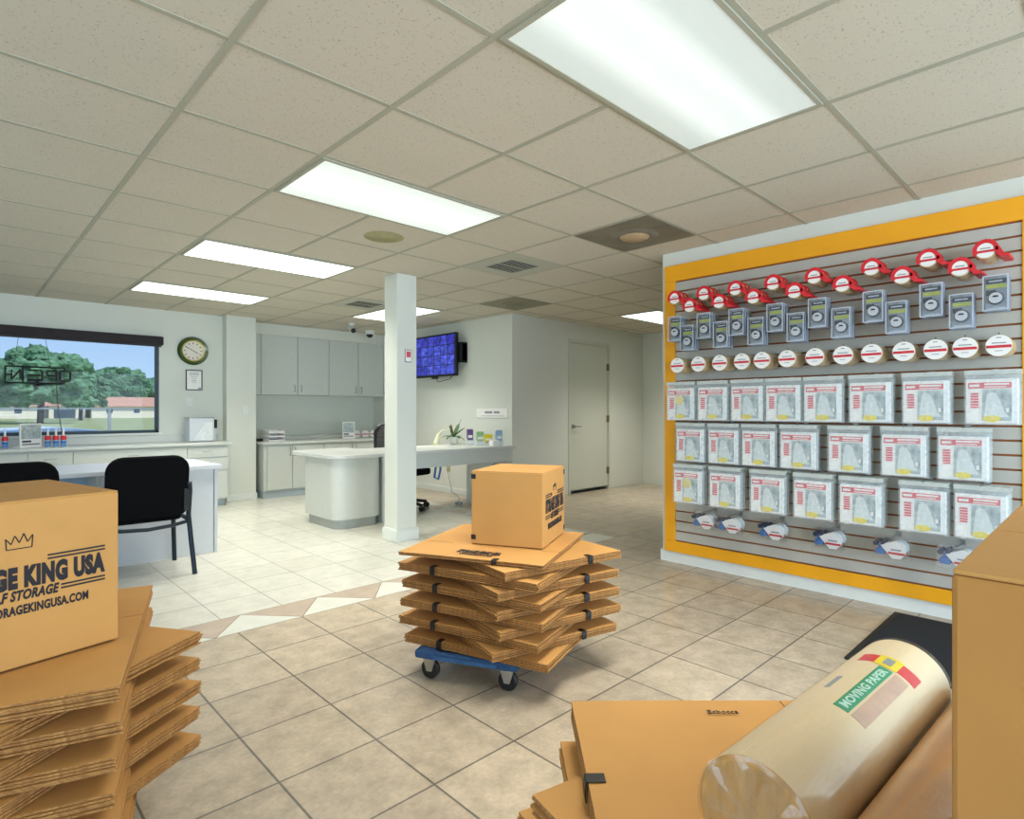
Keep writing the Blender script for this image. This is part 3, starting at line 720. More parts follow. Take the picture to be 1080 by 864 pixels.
b = MB(); b.box(-20, 40, 24, 24.05, 1.66, 1.71); b.build('rail', M['kick'], r)
for x in (-5.2, -.65, 3.9, 8.45, 13.0): b = MB(); b.box(x, x+.09, 23.98, 24.07, 0, 1.7); b.build('post', M['kick'], r)
r = thing('car', 'silver hatchback parked outside, roof showing above the window sill', 'car', (1.22, 10.6, GZ+.01), .06)
prof = [(-2.0, .35), (2.0, .35), (2.05, .75), (1.7, .92), (1.0, 1.0), (.45, 1.31), (-.2, 1.38), (-1.2, 1.33), (-1.75, 1.05), (-2.05, .95)]
b = MB(); b.prism(prof, -.82, .82, axis='y'); b.build('body', M['carpaint'], r, bevel=.06, segs=3)
for pts in ([(.92, 1.0), (.42, 1.26), (-.05, 1.30), (-.05, 1.0)], [(-.12, 1.0), (-.12, 1.30), (-1.1, 1.26), (-1.45, 1.05)]):
    b = MB(); b.prism(pts, -.835, .835, axis='y'); b.build('side_window', M['carglass'], r, bevel=.01)
for x in (-1.25, 1.3):
    for y in (-.8, .8):
        b = MB(); b.cyl((x, y-.1, .32), (x, y+.1, .32), .32, n=24); b.build('wheel', M['rubber'], r, smooth=True)

# ------------------------------------------------------------------ left desk and guest chairs
r = thing('office_desk', 'white laminate desk with panel front behind the guest chairs', 'desk')
b = MB(); b.box(-1.3, 1.63, 5.17, 6.0, .690, .727); b.build('desk_top', M['white_lam'], r, bevel=.006)
b = MB(); b.box(.80, 1.575, 5.205, 5.225, .0, .689); b.build('front_panel', M['white_lam'], r, bevel=.002)
b = MB(); b.box(1.58, 1.605, 5.20, 5.95, 0, .689); b.build('side_panel', M['white_lam'], r, bevel=.002)
b = MB(); b.box(.775, .80, 5.22, 5.95, 0, .689); b.build('side_panel', M['cab'], r, bevel=.002)
b = MB(); b.box(-1.25, .775, 5.6, 5.62, .28, .689); b.build('modesty_panel', mat('panel_reflected_blue', '#a8c4d8', .4, var=.02), r)  # pale blue colour paints the window light reflected by this panel
b = MB(); b.box(-1.28, -1.255, 5.20, 5.95, 0, .689); b.build('side_panel', M['white_lam'], r)

def guest_chair(label, loc):
    r = thing('guest_chair', label, 'chair', loc, 0, 'black guest chairs at the left desk')
    # back pad: rounded rectangle, slightly curved, reclined
    def pad(w_, h_, t_, rr):
        pts = []
        for cx, cz, a0 in ((w_/2-rr, h_-rr, 0), (-w_/2+rr, h_-rr, 90), (-w_/2+rr*.6, rr*.6, 180), (w_/2-rr*.6, rr*.6, 270)):
            q = rr if cz > h_/2 else rr*.6
            for k in range(6): a = math.radians(a0+k*18); pts.append((cx+q*math.cos(a), cz+q*math.sin(a)))
        return pts
    b = MB(); b.xf = Matrix.Translation((0, 0, .43)) @ Matrix.Rotation(math.radians(9), 4, 'X')
    b.prism(pad(.50, .435, .05, .10), -.03, .02, axis='y'); b.build('backrest', M['blackfab'], r, bevel=.014, segs=3, smooth=True)
    b = MB(); b.xf = Matrix.Translation((0, .04, .0)); b.prism(pad(.47, .44, .05, .08), .385, .45); b.build('seat', M['blackfab'], r, bevel=.018, segs=3, smooth=True)
    for s in (-1, 1):
        b = MB(); b.tube([(s*.285, -.07, 0), (s*.27, -.03, .25), (s*.262, .0, .42), (s*.258, -.05, .60), (s*.25, -.07, .66)], .0165, n=10); b.build('leg', M['chair_metal'], r, smooth=True)
        b = MB(); b.tube([(s*.285, .46, 0), (s*.272, .43, .22), (s*.262, .40, .38), (s*.26, .2, .395), (s*.26, .0, .39)], .0165, n=10); b.build('leg', M['chair_metal'], r, smooth=True)
    b = MB(); b.tube([(-.262, 0, .375), (-.15, -.02, .358), (0, -.03, .35), (.15, -.02, .358), (.262, 0, .375)], .013, n=8); b.build('cross_bar', M['chair_metal'], r, smooth=True)
    for s in (-1, 1):
        b = MB(); b.box(s*.235-.02, s*.235+.02, -.065, -.025, .46, .62); b.build('back_bracket', M['black'], r, bevel=.008)
    return r
ch = guest_chair('black padded guest chair fully visible in front of the white desk', (.985, 4.68, 0))
dup(ch, (.245, 4.68, 0), 0, 'black padded guest chair at left edge, mostly hidden behind the carton')

# ------------------------------------------------------------------ reception desk
RZ = .735
r = thing('reception_desk', 'long grey reception desk with rounded pedestal end', 'desk')
def rrect(x0, x1, y0, y1, rr, corners='abcd', n=7):
    pts = []
    for c, cx, cy, a0 in (('a', x0+rr, y0+rr, 180), ('b', x1-rr, y0+rr, 270), ('c', x1-rr, y1-rr, 0), ('d', x0+rr, y1-rr, 90)):
        if c in corners:
            for k in range(n): a = math.radians(a0+90*k/(n-1)); pts.append((cx+rr*math.cos(a), cy+rr*math.sin(a)))
        else: pts.append({'a': (x0, y0), 'b': (x1, y0), 'c': (x1, y1), 'd': (x0, y1)}[c])
    return pts
b = MB(); b.prism([(x, y) for x, y in rrect(2.66, 3.42, 5.24, 6.32, .16, 'ad') if x < 3.41 or y > 6] [:0] + rrect(2.66, 4.2, 5.24, 6.32, .16, 'ad')[:7] + [(5.118, 5.24), (5.118, 6.04), (3.45, 6.04), (3.38, 6.11), (3.38, 6.32)] + rrect(2.66, 4.2, 5.24, 6.32, .16, 'ad')[-7:], RZ-.038, RZ); b.build('desk_top', M['counter'], r, bevel=.006)
b = MB(); b.prism(rrect(2.70, 3.24, 5.28, 5.95, .13, 'ab'), .095, RZ-.039); b.build('pedestal', M['cab'], r, smooth=True)
b = MB(); b.prism(rrect(2.73, 3.21, 5.31, 5.92, .11, 'ab'), 0, .095); b.build('toe_kick', M['toe2'], r, smooth=True)
b = MB(); b.box(3.24, 5.11, 5.30, 5.32, .54, RZ-.039); b.build('apron', M['cab'], r)
b = MB(); b.box(3.26, 3.29, 5.34, 5.95, 0, .69); b.build('side_panel', M['cab'], r)
b = MB(); b.box(4.77, 4.80, 5.325, 5.80, 0, RZ-.039); b.build('leg_panel', M['cab'], r)
# plant
r = thing('potted_orchid', 'small leafy plant in white pot on the reception desk', 'plant', (4.66, 5.93, RZ+.003))
b = MB(); b.lathe([(.045, 0), (.055, .01), (.068, .09), (.07, .10), (.06, .10), (.055, .085)], n=24); b.build('pot', M['pot'], r, smooth=True)
def leaf_mesh(L_, w_, droop, az, rise):
    b = MB(); n_ = 8; v = []; f = []
    for i in range(n_+1):
        s = i/n_; hw = w_*math.sin(PI*min(1, s*.9+.08))**.7
        x = L_*s*math.cos(rise)*(1-.15*s); z = L_*s*math.sin(rise)-droop*s*s
        ca, sa = math.cos(az), math.sin(az)
        for q, dz in ((-hw, .006), (0, 0), (hw, .006)): v.append((x*ca-q*sa, x*sa+q*ca, z+.09+dz))
    for i in range(n_):
        for k in range(2): a = i*3+k; f.append((a, a+1, a+4, a+3))
    b._add(v, f); return b
for L_, w_, dr, az, ri in ((.20, .022, .02, .3, .9), (.21, .02, .0, -.6, 1.1), (.15, .024, .08, 2.6, .5), (.15, .024, .10, 3.4, .5), (.15, .026, .09, -1.6, .5), (.15, .024, .10, -.9, .4), (.15, .02, .02, 1.9, 1.2), (.20, .02, .04, -.2, .7), (.13, .025, .08, 3.9, .8)):
    o = leaf_mesh(L_*1.25, w_*1.35, dr*1.15, az, ri).build('leaf', M['leaf'], r, smooth=True); m_ = o.modifiers.new('thick', 'SOLIDIFY'); m_.thickness = .002
b = MB(); b.tube([(0, 0, .08), (-.02, -.01, .18), (-.05, -.02, .25)], .008, n=7); b.build('stem', M['leaf2'], r)
# desk clutter
b = MB(); b.tube([(4.42, 5.96, RZ+.06), (4.44, 5.96, RZ+.14), (4.5, 5.96, RZ+.19), (4.62, 5.94, RZ+.20)], .006, n=8); b.cyl((4.40, 5.96, RZ+.02), (4.46, 5.96, RZ+.14), .03, .03, n=14)
b.cyl((4.41, 5.96, RZ+.001), (4.41, 5.96, RZ+.02), .05, n=18); tag(b.build('desk_lamp', mat('pale_yellow_plastic', '#dcdcb8', .5, var=.05), smooth=True), 'small pale yellow desk lamp just right of the column', 'lamp')
def holder(x, y, m_, label, h=.17, wd=.09):
    r = thing('brochure_holder', label, 'brochure holder', (x, y, RZ+.001), -.45, 'brochure holders on the reception desk')
    b = MB(); b.box(-wd/2-.006, wd/2+.006, -.03, .03, 0, .004); b.box(-wd/2-.006, wd/2+.006, .026, .03, 0, h*.9); b.box(-wd/2-.006, wd/2+.006, -.03, -.026, 0, h*.3)
    b.box(-wd/2-.006, -wd/2-.003, -.03, .03, 0, h*.4); b.box(wd/2+.003, wd/2+.006, -.03, .03, 0, h*.4); b.build('stand', M['pale'], r)
    b = MB()
    for k in range(4): b.box(-wd/2, wd/2, -.015+k*.009, -.009+k*.009, .005, h*(.94+.02*k))
    b.build('brochures', m_, r)
    b = MB(); b.box(-wd/2+.01, wd/2-.01, -.0165, -.015, h*.45, h*.62); b.build('picture', M['white_card'], r)
holder(4.78, 5.74, M['purple'], 'purple brochures in a clear holder on the reception desk', .20, .075)
holder(4.83, 5.60, M['lgreen'], 'green brochures in a clear holder between purple and yellow ones', .17)
holder(4.88, 5.50, M['yellow_print'], 'yellow brochures in a clear holder on the reception desk', .14, .10)
holder(4.97, 5.40, M['lblue'], 'pale blue brochures in a clear holder nearest the wall corner', .19, .08)
b = MB(); b.box(4.80, 4.90, 5.32, 5.40, RZ+.001, RZ+.07); tag(b.build('card_box', M['white_card'], bevel=.004), 'small white card box in front of the brochures', 'box')
r = thing('wall_sign', 'long white name sign with grey lettering on wall above the brochures', 'sign', (5.119, 5.70, 1.08), -PI/2)
b = MB(); b.box(-.30, .30, -.01, 0, 0, .12); b.build('board', M['white_card'], r, bevel=.002)
b = MB(); b.box(-.13, .02, -.012, -.010, .055, .085); b.box(.05, .16, -.012, -.010, .055, .085); b.box(-.2, .25, -.012, -.010, .02, .026); b.build('faded_lettering', M['kick'], r)
# office chair behind the desk
r = thing('office_chair', 'black mesh office chair behind the column at the reception desk', 'chair', (3.90, 5.90, 0), .22)
b = MB()
for k in range(5):
    a = k*2*PI/5+.9; b.tube([(0, 0, .10), (.14*math.cos(a), .14*math.sin(a), .095), (.29*math.cos(a), .29*math.sin(a), .07)], .02, n=8)
b.build('star_base', M['black'], r, smooth=True)
for k in range(5):
    a = k*2*PI/5+.9; x, y = .29*math.cos(a), .29*math.sin(a)
    b = MB(); b.cyl((x-.025, y, .03), (x+.025, y, .03), .03, n=14); b.build('caster', M['black'], r, smooth=True)
b = MB(); b.cyl((0, 0, .1), (0, 0, .40), .028, n=14); b.build('gas_lift', M['black'], r, smooth=True)
b = MB(); b.prism(rrect(-.25, .25, -.24, .25, .09), .41, .485); b.build('seat', M['blackfab'], r, bevel=.025, segs=3, smooth=True)
b = MB(); 
pts = [(-.20, .24, .56), (-.225, .255, .75), (-.21, .27, .93), (-.13, .28, 1.0), (.13, .28, 1.0), (.21, .27, .93), (.225, .255, .75), (.20, .24, .56), (-.20, .24, .56)]
b.tube(pts, .018, n=8); b.tube([(0, .05, .42), (0, .26, .45), (0, .27, .6)], .02, n=8); b.build('back_frame', M['black'], r, smooth=True)
mesh_m = thin_glass('dark_mesh', (.35, .35, .36, 1), .5, .1)
b = MB(); b.box(-.20, .20, .262, .266, .57, .98); b.build('mesh_back', mesh_m, r)
# cables below the desk
b = MB(); b.tube([(4.42, 5.95, .62), (4.38, 5.93, .45), (4.36, 5.93, .34), (4.42, 5.93, .31), (4.47, 5.95, .42), (4.47, 5.96, .6)], .014, n=8)
tag(b.build('blue_cable', M['bluepl'], smooth=True), 'looped blue cable hanging below the reception desk', 'cable')
b = MB(); b.tube([(5.09, 6.6, .3), (5.0, 6.4, .05), (4.9, 6.1, .012), (4.72, 5.9, .012), (4.62, 5.75, .012)], .006, n=6); b.box(4.55, 4.63, 5.70, 5.76, .001, .03)
tag(b.build('floor_cable', M['kick'], smooth=True), 'grey cable with plug trailing over floor under the reception desk', 'cable')
r = thing('wall_outlet', 'beige wall outlet low on the wall below the monitor', 'outlet', (5.119, 6.62, .30), -PI/2)
b = MB(); b.box(-.04, .04, -.008, 0, 0, .12); b.build('plate', mat('beige_plastic', '#b9ad86', .5), r, bevel=.003)
b = MB(); b.box(-.015, .015, -.010, -.008, .02, .045); b.box(-.015, .015, -.010, -.008, .075, .10); b.build('sockets', M['kick'], r)
# monitor
r = thing('wall_monitor', 'flat screen monitor with blue camera footage mounted on wall', 'television', (4.98, 6.76, 1.95), -PI/2)
b = MB(); b.box(-.50, .50, -.02, .03, -.30, .295); b.build('bezel', M['black'], r, bevel=.006)
sm = bpy.data.materials.new('blue_screen'); sm.use_nodes = True; n = sm.node_tree; p = n.nodes['Principled BSDF']
t = n.nodes.new('ShaderNodeTexCoord'); v = n.nodes.new('ShaderNodeTexVoronoi'); v.inputs['Scale'].default_value = 9; no = n.nodes.new('ShaderNodeTexNoise'); no.inputs['Scale'].default_value = 22
br = n.nodes.new('ShaderNodeTexBrick'); br.offset = 0; br.inputs['Scale'].default_value = 1; br.inputs['Brick Width'].default_value = .155; br.inputs['Row Height'].default_value = .138
br.inputs['Mortar Size'].default_value = .006; br.inputs['Color1'].default_value = srgb('#4a5ae0'); br.inputs['Color2'].default_value = srgb('#2c30b0'); br.inputs['Mortar'].default_value = srgb('#12123c')
mp = n.nodes.new('ShaderNodeMapping'); mp.inputs['Rotation'].default_value = (PI/2, 0, 0)
n.links.new(t.outputs['Object'], mp.inputs[0]); n.links.new(mp.outputs[0], br.inputs['Vector']); n.links.new(t.outputs['Object'], no.inputs['Vector'])
r_ = n.nodes.new('ShaderNodeValToRGB'); r_.color_ramp.elements[0].position = .35; r_.color_ramp.elements[0].color = (.35, .35, .5, 1); r_.color_ramp.elements[1].position = .68; r_.color_ramp.elements[1].color = (1.9, 1.9, 1.5, 1)
n.links.new(no.outputs[0], r_.inputs[0]); mx = n.nodes.new('ShaderNodeMixRGB'); mx.blend_type = 'MULTIPLY'; mx.inputs[0].default_value = 1
n.links.new(br.outputs[0], mx.inputs[1]); n.links.new(r_.outputs[0], mx.inputs[2]); n.links.new(mx.outputs[0], p.inputs['Emission Color']); p.inputs['Emission Strength'].default_value = .75
p.inputs['Base Color'].default_value = (.01, .01, .03, 1); p.inputs['Roughness'].default_value = .2
b = MB(); b.box(-.475, .475, -.0215, -.0205, -.27, .27); b.build('screen', sm, r)
b = MB(); b.box(.28, .56, .031, .05, -.12, .16); b.box(.40, .56, .05, .138, -.10, .14); b.box(.535, .56, .03, .138, -.12, .16); b.build('wall_bracket', M['black'], r, bevel=.004)
b = MB(); b.box(-.06, .06, -.015, .02, -.325, -.30); b.tube([(.02, .01, -.32), (.03, .03, -.37), (.06, .06, -.36), (.22, .10, -.33), (.30, .12, -.25)], .005, n=6); b.build('cable', M['black'], r)
# notice on column
r = thing('column_notice', 'small framed red notice on the column side facing the display wall', 'notice', (2.985, 4.459, 1.61), 0)
b = MB(); b.box(-.035, .035, -.007, 0, 0, .115); b.build('backing', M['kick'], r)
b = MB(); b.box(-.029, .029, -.009, -.007, .008, .107); b.build('paper', M['white_card'], r)
b = MB(); b.box(-.022, .022, -.0105, -.009, .045, .098); b.build('red_print', M['pink_print'], r)
# ------------------------------------------------------------------ slat wall display
SX = 4.06     # wall face
r = thing('slatwall_display', 'grey slatted display wall framed in orange yellow boards', 'display wall', (0, 0, 0))
YL, YR = 2.374, .35 - .0
b = MB(); b.box(SX-.014, SX-.0005, YR, YL, .165, 2.172); b.build('groove_backing', M['groove'], r)
b = MB(); z = .166; pitch = .0768; first = 2.167
zz = first
zs = [first-i*pitch for i in range(0, 27)]
prev = 2.172
for z in zs:
    if z < .17: break
    if prev-z-.008 > .004: b.box(SX-.022, SX-.0141, YR, YL, z+.006, prev-.006)
    prev = z
b.box(SX-.022, SX-.0141, YR, YL, .166, prev-.005)
b.build('slats', M['slat'], r, bevel=.0015)
fw_ = .095
for nm, a in (('top', (YR-fw_, YL+.092, 2.172, 2.297)), ('bottom', (YR-fw_, YL+.092, .083, .166)), ('left', (YL, YL+.092, .166, 2.172)), ('right', (YR-fw_, YR, .166, 2.172))):
    b = MB(); b.box(SX-.03, SX-.0005, a[0], a[1], a[2], a[3]); b.build('frame_board', M['yellow'], r, bevel=.003)

def hook(L_):
    r = thing('display_hook', 'x', 'hook', group=None)
    return r
ROT = -PI/2     # local X runs to the viewer's right along the wall, local -Y to the room
# hook prototype: rod from wall (y=0) towards -Y
def make_hook(L_):
    b = MB(); b.tube([(0, 0, 0), (0, -.01, 0), (0, -L_, 0), (0, -L_-.008, .012)], .0028, n=8); b.box(-.012, .012, -.004, 0, -.02, .012)
    return b.build('display_hook', M['steel'], smooth=True)
HK = {}
def put_hook(y, z, L_, label, group):
    if L_ not in HK: o = HK[L_] = make_hook(L_)
    else: o = HK[L_].copy(); COL.objects.link(o)
    o.location = (SX-.022, y, z); o.rotation_euler = (0, 0, ROT); tag(o, label, 'hook', group); return o

# red tape dispenser: tape roll + white label + red plastic handle/arm with cutter
def dispenser():
    r = thing('tape_dispenser', 'x', 'tape dispenser')
    b = MB(); b.lathe([(.030, -.022), (.047, -.022), (.047, .022), (.030, .022), (.030, -.022)], n=32, axis='y', c=(0, 0, -.05)); b.build('tape', M['tan_tape'], r, smooth=True)
    b = MB()
    # red arc rim over the upper left
    n_ = 18; ring = []
    for k in range(n_+1):
        a = math.radians(-15+225*k/n_); ring.append(a)
    v = []; f = []
    for a in ring:
        for rr in (.034, .054):
            for y in (-.030, -.018): v.append((rr*math.cos(a), y, -.05+rr*math.sin(a)))
    for k in range(n_):
        i = k*4; j = i+4
        f += [(i, i+2, j+2, j), (i+1, j+1, j+3, i+3), (i+2, i+3, j+3, j+2), (i, j, j+1, i+1)]
    f += [(0, 1, 3, 2), (n_*4, n_*4+2, n_*4+3, n_*4+1)]
    b._add(v, f)
    b.prism([(.040, -.035), (.055, -.045), (.075, -.078), (.098, -.085), (.094, -.096), (.060, -.094), (.036, -.07)], -.030, .024, axis='y')
    b.build('red_holder', M['red'], r, bevel=.002)
    b = MB(); b.lathe([(.001, -.0275), (.042, -.0275), (.042, -.0225), (.001, -.0225)], n=32, axis='y', c=(0, 0, -.05)); b.build('round_label', M['white_card'], r)
    b = MB(); b.box(-.043, .040, -.0295, -.028, -.065, -.053); b.build('red_band', M['red_print'], r)
    b = MB(); b.box(-.02, .02, -.0295, -.028, -.046, -.041); b.build('printed_text', M['kick'], r)
    return r
# clear blister pack with round white tape holder
def blister():
    r = thing('blister_pack', 'x', 'blister pack')
    b = MB(); b.box(-.045, .045, 0, .003, -.165, .012); b.build('backing_card', M['card_grey'], r)
    b = MB(); b.box(-.041, .041, -.003, -.001, -.026, -.002); b.build('navy_header', M['navy'], r)
    b = MB(); b.box(-.040, .0, -.003, -.001, -.085, -.058); b.build('dark_print', M['navy'], r)
    b = MB(); b.box(-.047, .047, -.028, -.0275, -.16, .008); b.box(-.0475, -.047, -.028, 0, -.16, .008); b.box(.047, .0475, -.028, 0, -.16, .008); b.box(-.047, .047, -.028, 0, -.1605, -.16); b.box(-.052, .052, -.001, 0, -.17, .017)
    b.build('clear_shell', M['blister'], r)
    b = MB(); b.box(-.052, -.046, -.029, -.0282, -.166, .014); b.box(.046, .052, -.029, -.0282, -.166, .014); b.box(-.046, .046, -.029, -.0282, -.166, -.160); b.box(-.046, .046, -.029, -.0282, .008, .014); b.build('shell_rim', M['rim'], r)
    b = MB(); b.box(-.040, .040, -.0032, -.001, -.050, -.03); b.build('lime_band', M['lime_print'], r)
    b = MB(); b.box(-.030, .025, -.0045, -.0031, -.017, -.010); b.box(-.036, .036, -.003, -.001, -.157, -.148); b.build('pale_print', M['pale'], r)
    b = MB(); b.lathe([(.001, -.024), (.026, -.024), (.032, -.018), (.034, -.004), (.001, -.004)], n=28, axis='y', c=(0, 0, -.102)); b.build('measure_case', M['card_dark'], r, smooth=True)
    b = MB(); b.lathe([(.001, -.0272), (.027, -.0262), (.027, -.0235), (.001, -.0235)], n=28, axis='y', c=(0, 0, -.102)); b.build('round_label', M['white_card'], r)
    b = MB(); b.prism([(-.009, -.090), (.009, -.090), (.013, -.098), (-.013, -.098)], -.0285, -.0272, axis='y'); b.build('printed_mark', M['ink'], r)
    return r
# flat poly bag with folded cover and printed insert
def cover_bag(variant=0):
    r = thing('cover_bag', 'x', 'packaged cover')
    W2, H = .115, .285
    b = MB(); b.box(-W2+.004, W2-.012, -.010, .010, -H+.006, -.045); b.build('folded_cover', M['polyfilm'], r, bevel=.004)
    b = MB(); b.box(-W2+.008, W2-.035, -.0125, -.0105, -H+.01, -.05); b.build('printed_insert', M['white_card'], r)
    x0, x1, zt, zb = -W2+.008, W2-.035, -.05, -H+.01
    b = MB(); b.box(x0+.008, x1-.002, -.0140, -.0128, zt-.045, zt-.014); b.build('red_title_band', M['pink_print'], r)
    b = MB(); b.box(x0+.075, x1-.012, -.0152, -.0142, zt-.028, zt-.019); b.box(x0+.075, x1-.02, -.0152, -.0142, zt-.040, zt-.035); b.box(x0+.014, x0+.055, -.0152, -.0142, zt-.036, zt-.024); b.build('title_text', M['white_card'], r)
    b = MB(); b.box(x0+.066, x1-.002, -.0140, -.0128, zb+.012, zt-.050); b.build('cover_photo', M['photo_print'], r)
    b = MB(); b.prism([(x0+.075, zb+.03), (x0+.085, zt-.075), (x0+.105, zt-.062), (x0+.125, zt-.072), (x1-.03, zb+.06), (x1-.012, zb+.03)], -.0152, -.0142, axis='y'); b.build('photo_figure', M['pale'], r)  # pale figure printed on the cover picture
    b = MB()
    for k in range(6): b.box(x0+.018, x0+.052, -.0140, -.0128, zt-.078-k*.014, zt-.068-k*.014)
    b.build('red_list', M['pink_print'], r)
    b = MB(); b.lathe([(.001, -.0165), (1, -.0165), (1, -.0155), (.001, -.0155)], n=28, axis='y')
    for v in b.bm.verts: v.co.x = v.co.x*.036 + x0+.105; v.co.z = v.co.z*.017 + zb+.022
    b.build('yellow_burst', M['yellow_print'], r)
    b = MB(); b.box(x1-.025, x1-.012, -.0165, -.0155, zb+.055, zb+.078); b.build('small_badge', M['white_card'], r)
    if variant:
        b = MB(); b.lathe([(.001, -.0185), (.036, -.0185), (.036, -.0165), (.001, -.0165)], n=28, axis='y', c=(x0+.10, 0, zt-.085)); b.build('round_sticker', mat('pale_yellow_sticker', '#e8d88a', .6), r)
    b = MB(); b.box(-W2, W2, -.0192, -.0188, -H, 0); b.box(-W2, W2, .0110, .0114, -H, 0); b.box(-W2, -W2+.0004, -.019, .011, -H, 0); b.box(W2-.0004, W2, -.019, .011, -H, 0); b.build('clear_bag', M['polybag'], r)
    b = MB(); b.box(-W2, W2, -.0196, .0118, -.022, .001); b.build('bag_header', M['pale_film'], r)
    return r
# shrink packed small dispenser with round white card
def small_pack():
    r = thing('tape_gun_pack', 'x', 'packaged tape gun')
    b = MB(); b.prism([(-.02, -.03), (.03, -.012), (.068, -.035), (.078, -.075), (.052, -.11), (.012, -.112), (-.012, -.085), (-.045, -.045)], -.010, -.007, axis='y'); b.build('white_card', M['white_card'], r)
    b = MB(); b.box(-.008, .074, -.0120, -.0105, -.088, -.076); b.build('red_band', M['red_print'], r)
    b = MB(); b.box(.005, .055, -.0120, -.0105, -.066, -.058); b.build('printed_text', M['kick'], r)
    b = MB(); b.lathe([(.020, -.006), (.045, -.006), (.045, .035), (.020, .035), (.020, -.006)], n=26, axis='y', c=(.03, 0, -.06)); b.build('tape', M['pale'], r, smooth=True)
    b = MB(); b.lathe([(.001, -.012), (.014, -.012), (.014, .028), (.001, .028)], n=18, axis='y', c=(-.068, 0, -.035)); b.lathe([(.001, -.012), (.012, -.012), (.012, .028), (.001, .028)], n=18, axis='y', c=(-.035, 0, -.028)); b.build('rollers', M['navy'], r, smooth=True)
    b = MB(); b.box(-.075, -.025, -.006, .024, -.098, -.068); b.box(-.06, -.02, -.004, .02, -.07, -.03); b.build('blue_handle', M['bluepl'], r, bevel=.006)
    b = MB(); b.box(-.085, .085, -.0145, -.0141, -.12, 0); b.box(-.085, .085, .036, .0364, -.12, 0); b.build('clear_wrap', M['wrap'], r)
    return r
M['polyfilm'] = mat('folded_poly_film', '#f0f2f2', .35, var=.04, scale=40, bump=.2)
M['pale_film'] = mat('bag_header_film', '#d3d9d4', .35, var=.08, scale=40, alpha=.75)
M['rim'] = mat('pale_lilac_plastic', '#c9cfdc', .3, var=.05, alpha=.8)
M['wrap'] = thin_glass('clear_wrap', (.96, .97, .98, 1), .12, .07)

def row(proto, items, d_front, hookL, step, copies, what, rowname, grp, catlab, used=[None]):
    """items = [(y, z)] hook heights, left to right"""
    n = len(items)
    for i, (y, z, pr_) in enumerate(items):
        pos = ORD[i] if i < n-1 else 'last'
        put_hook(y, z, hookL, 'steel hook of the %s %s from left, %s' % (pos, what, rowname), grp + ' hooks')
        for k in range(copies):
            x = SX - .022 - d_front + k*step
            lab = ('%s, %s from left, %s' % (catlab, pos, rowname)) if k == 0 else \
                  ('%s right behind the %s from left, %s' % (what, pos, rowname) if k == 1 else '%s third deep at the %s hook, %s' % (what, pos, rowname))
            if not pr_.get('used'):
                o = pr_['o']; pr_['used'] = True; o.location = (x, y, z); o.rotation_euler = (0, 0, ROT); o['label'] = lab; o['group'] = grp
            else: o = dup(pr_['o'], (x, y, z), ROT, lab, grp)
dp = {'o': dispenser()}; bp_ = {'o': blister()}; tp = {'o': tape_roll('x', 'x')}; b0 = {'o': cover_bag(1)}; b1 = {'o': cover_bag(0)}; sp = {'o': small_pack()}
DU = [2.26, 2.03, 1.80, 1.55, 1.30, .99, .72, .475]; DL = [2.14, 1.917, 1.678, 1.417, 1.142, .84, .58]
row(dp, [(y, 2.05, dp) for y in DU], .185, .19, .055, 3, 'red dispenser', 'upper dispenser row', 'red tape dispensers upper row', 'red handled tape dispenser')
row(dp, [(y, 1.977, dp) for y in DL], .185, .19, .055, 3, 'red dispenser', 'lower dispenser row', 'red tape dispensers lower row', 'red handled tape dispenser')
row(bp_, [(y, 1.85, bp_) for y in [2.26, 2.03, 1.793, 1.537, 1.282, .982, .706, .435]], .185, .19, .035, 3, 'blister pack', 'upper blister row', 'blister packs upper row', 'clear blister pack with white disc')
row(bp_, [(y, 1.775, bp_) for y in [2.161, 1.905, 1.662, 1.41, 1.15, .868, .575]], .185, .19, .035, 3, 'blister pack', 'lower blister row', 'blister packs lower row', 'clear blister pack with white disc')
row(tp, [(y, 1.56, tp) for y in [2.243, 2.077, 1.917, 1.76, 1.625, 1.465, 1.30, 1.142, .992, .834, .688, .56, .423]], .175, .19, .052, 3, 'tape roll', 'tape roll row', 'tape rolls with round red and white labels', 'tan tape roll with white label')
row(b1, [(y, 1.385, b0 if i == 0 else b1) for i, y in enumerate([2.25, 2.0, 1.75, 1.512, 1.272, 1.013, .74, .456])], .13, .15, .036, 2, 'cover bag', 'top bag row', 'packaged covers top row', 'bagged cover with red print')
row(b1, [(y, 1.082, b1) for y in [2.173, 1.919, 1.673, 1.418, 1.129, .845, .576]], .13, .15, .036, 2, 'cover bag', 'middle bag row', 'packaged covers middle row', 'bagged cover with red print')
b2 = {'o': cover_bag(1)}
row(b1, [(y, .782, b2 if i == 0 else b1) for i, y in enumerate([2.169, 1.889, 1.597, 1.319, 1.054, .746, .496])], .17, .19, .036, 3, 'cover bag', 'bottom bag row', 'packaged covers bottom row', 'bagged cover with red print')
row(sp, [(y, .45, sp) for y in [2.046, 1.857, 1.569, 1.228, .901, .598]], .19, .19, .055, 2, 'tape gun pack', 'lowest row', 'small tape guns lowest row', 'wrapped tape gun with white card')

# door mat
r = thing('door_mat', 'black rubber edged door mat on tiles below the display wall', 'mat', (3.04, -.30, 0))
b = MB(); b.box(0, .9, 0, 1.2, .001, .012); b.build('border', M['rubber'], r, bevel=.003)
b = MB(); b.box(.03, .87, .03, 1.17, .012, .016); b.build('pile', M['mat_black'], r)

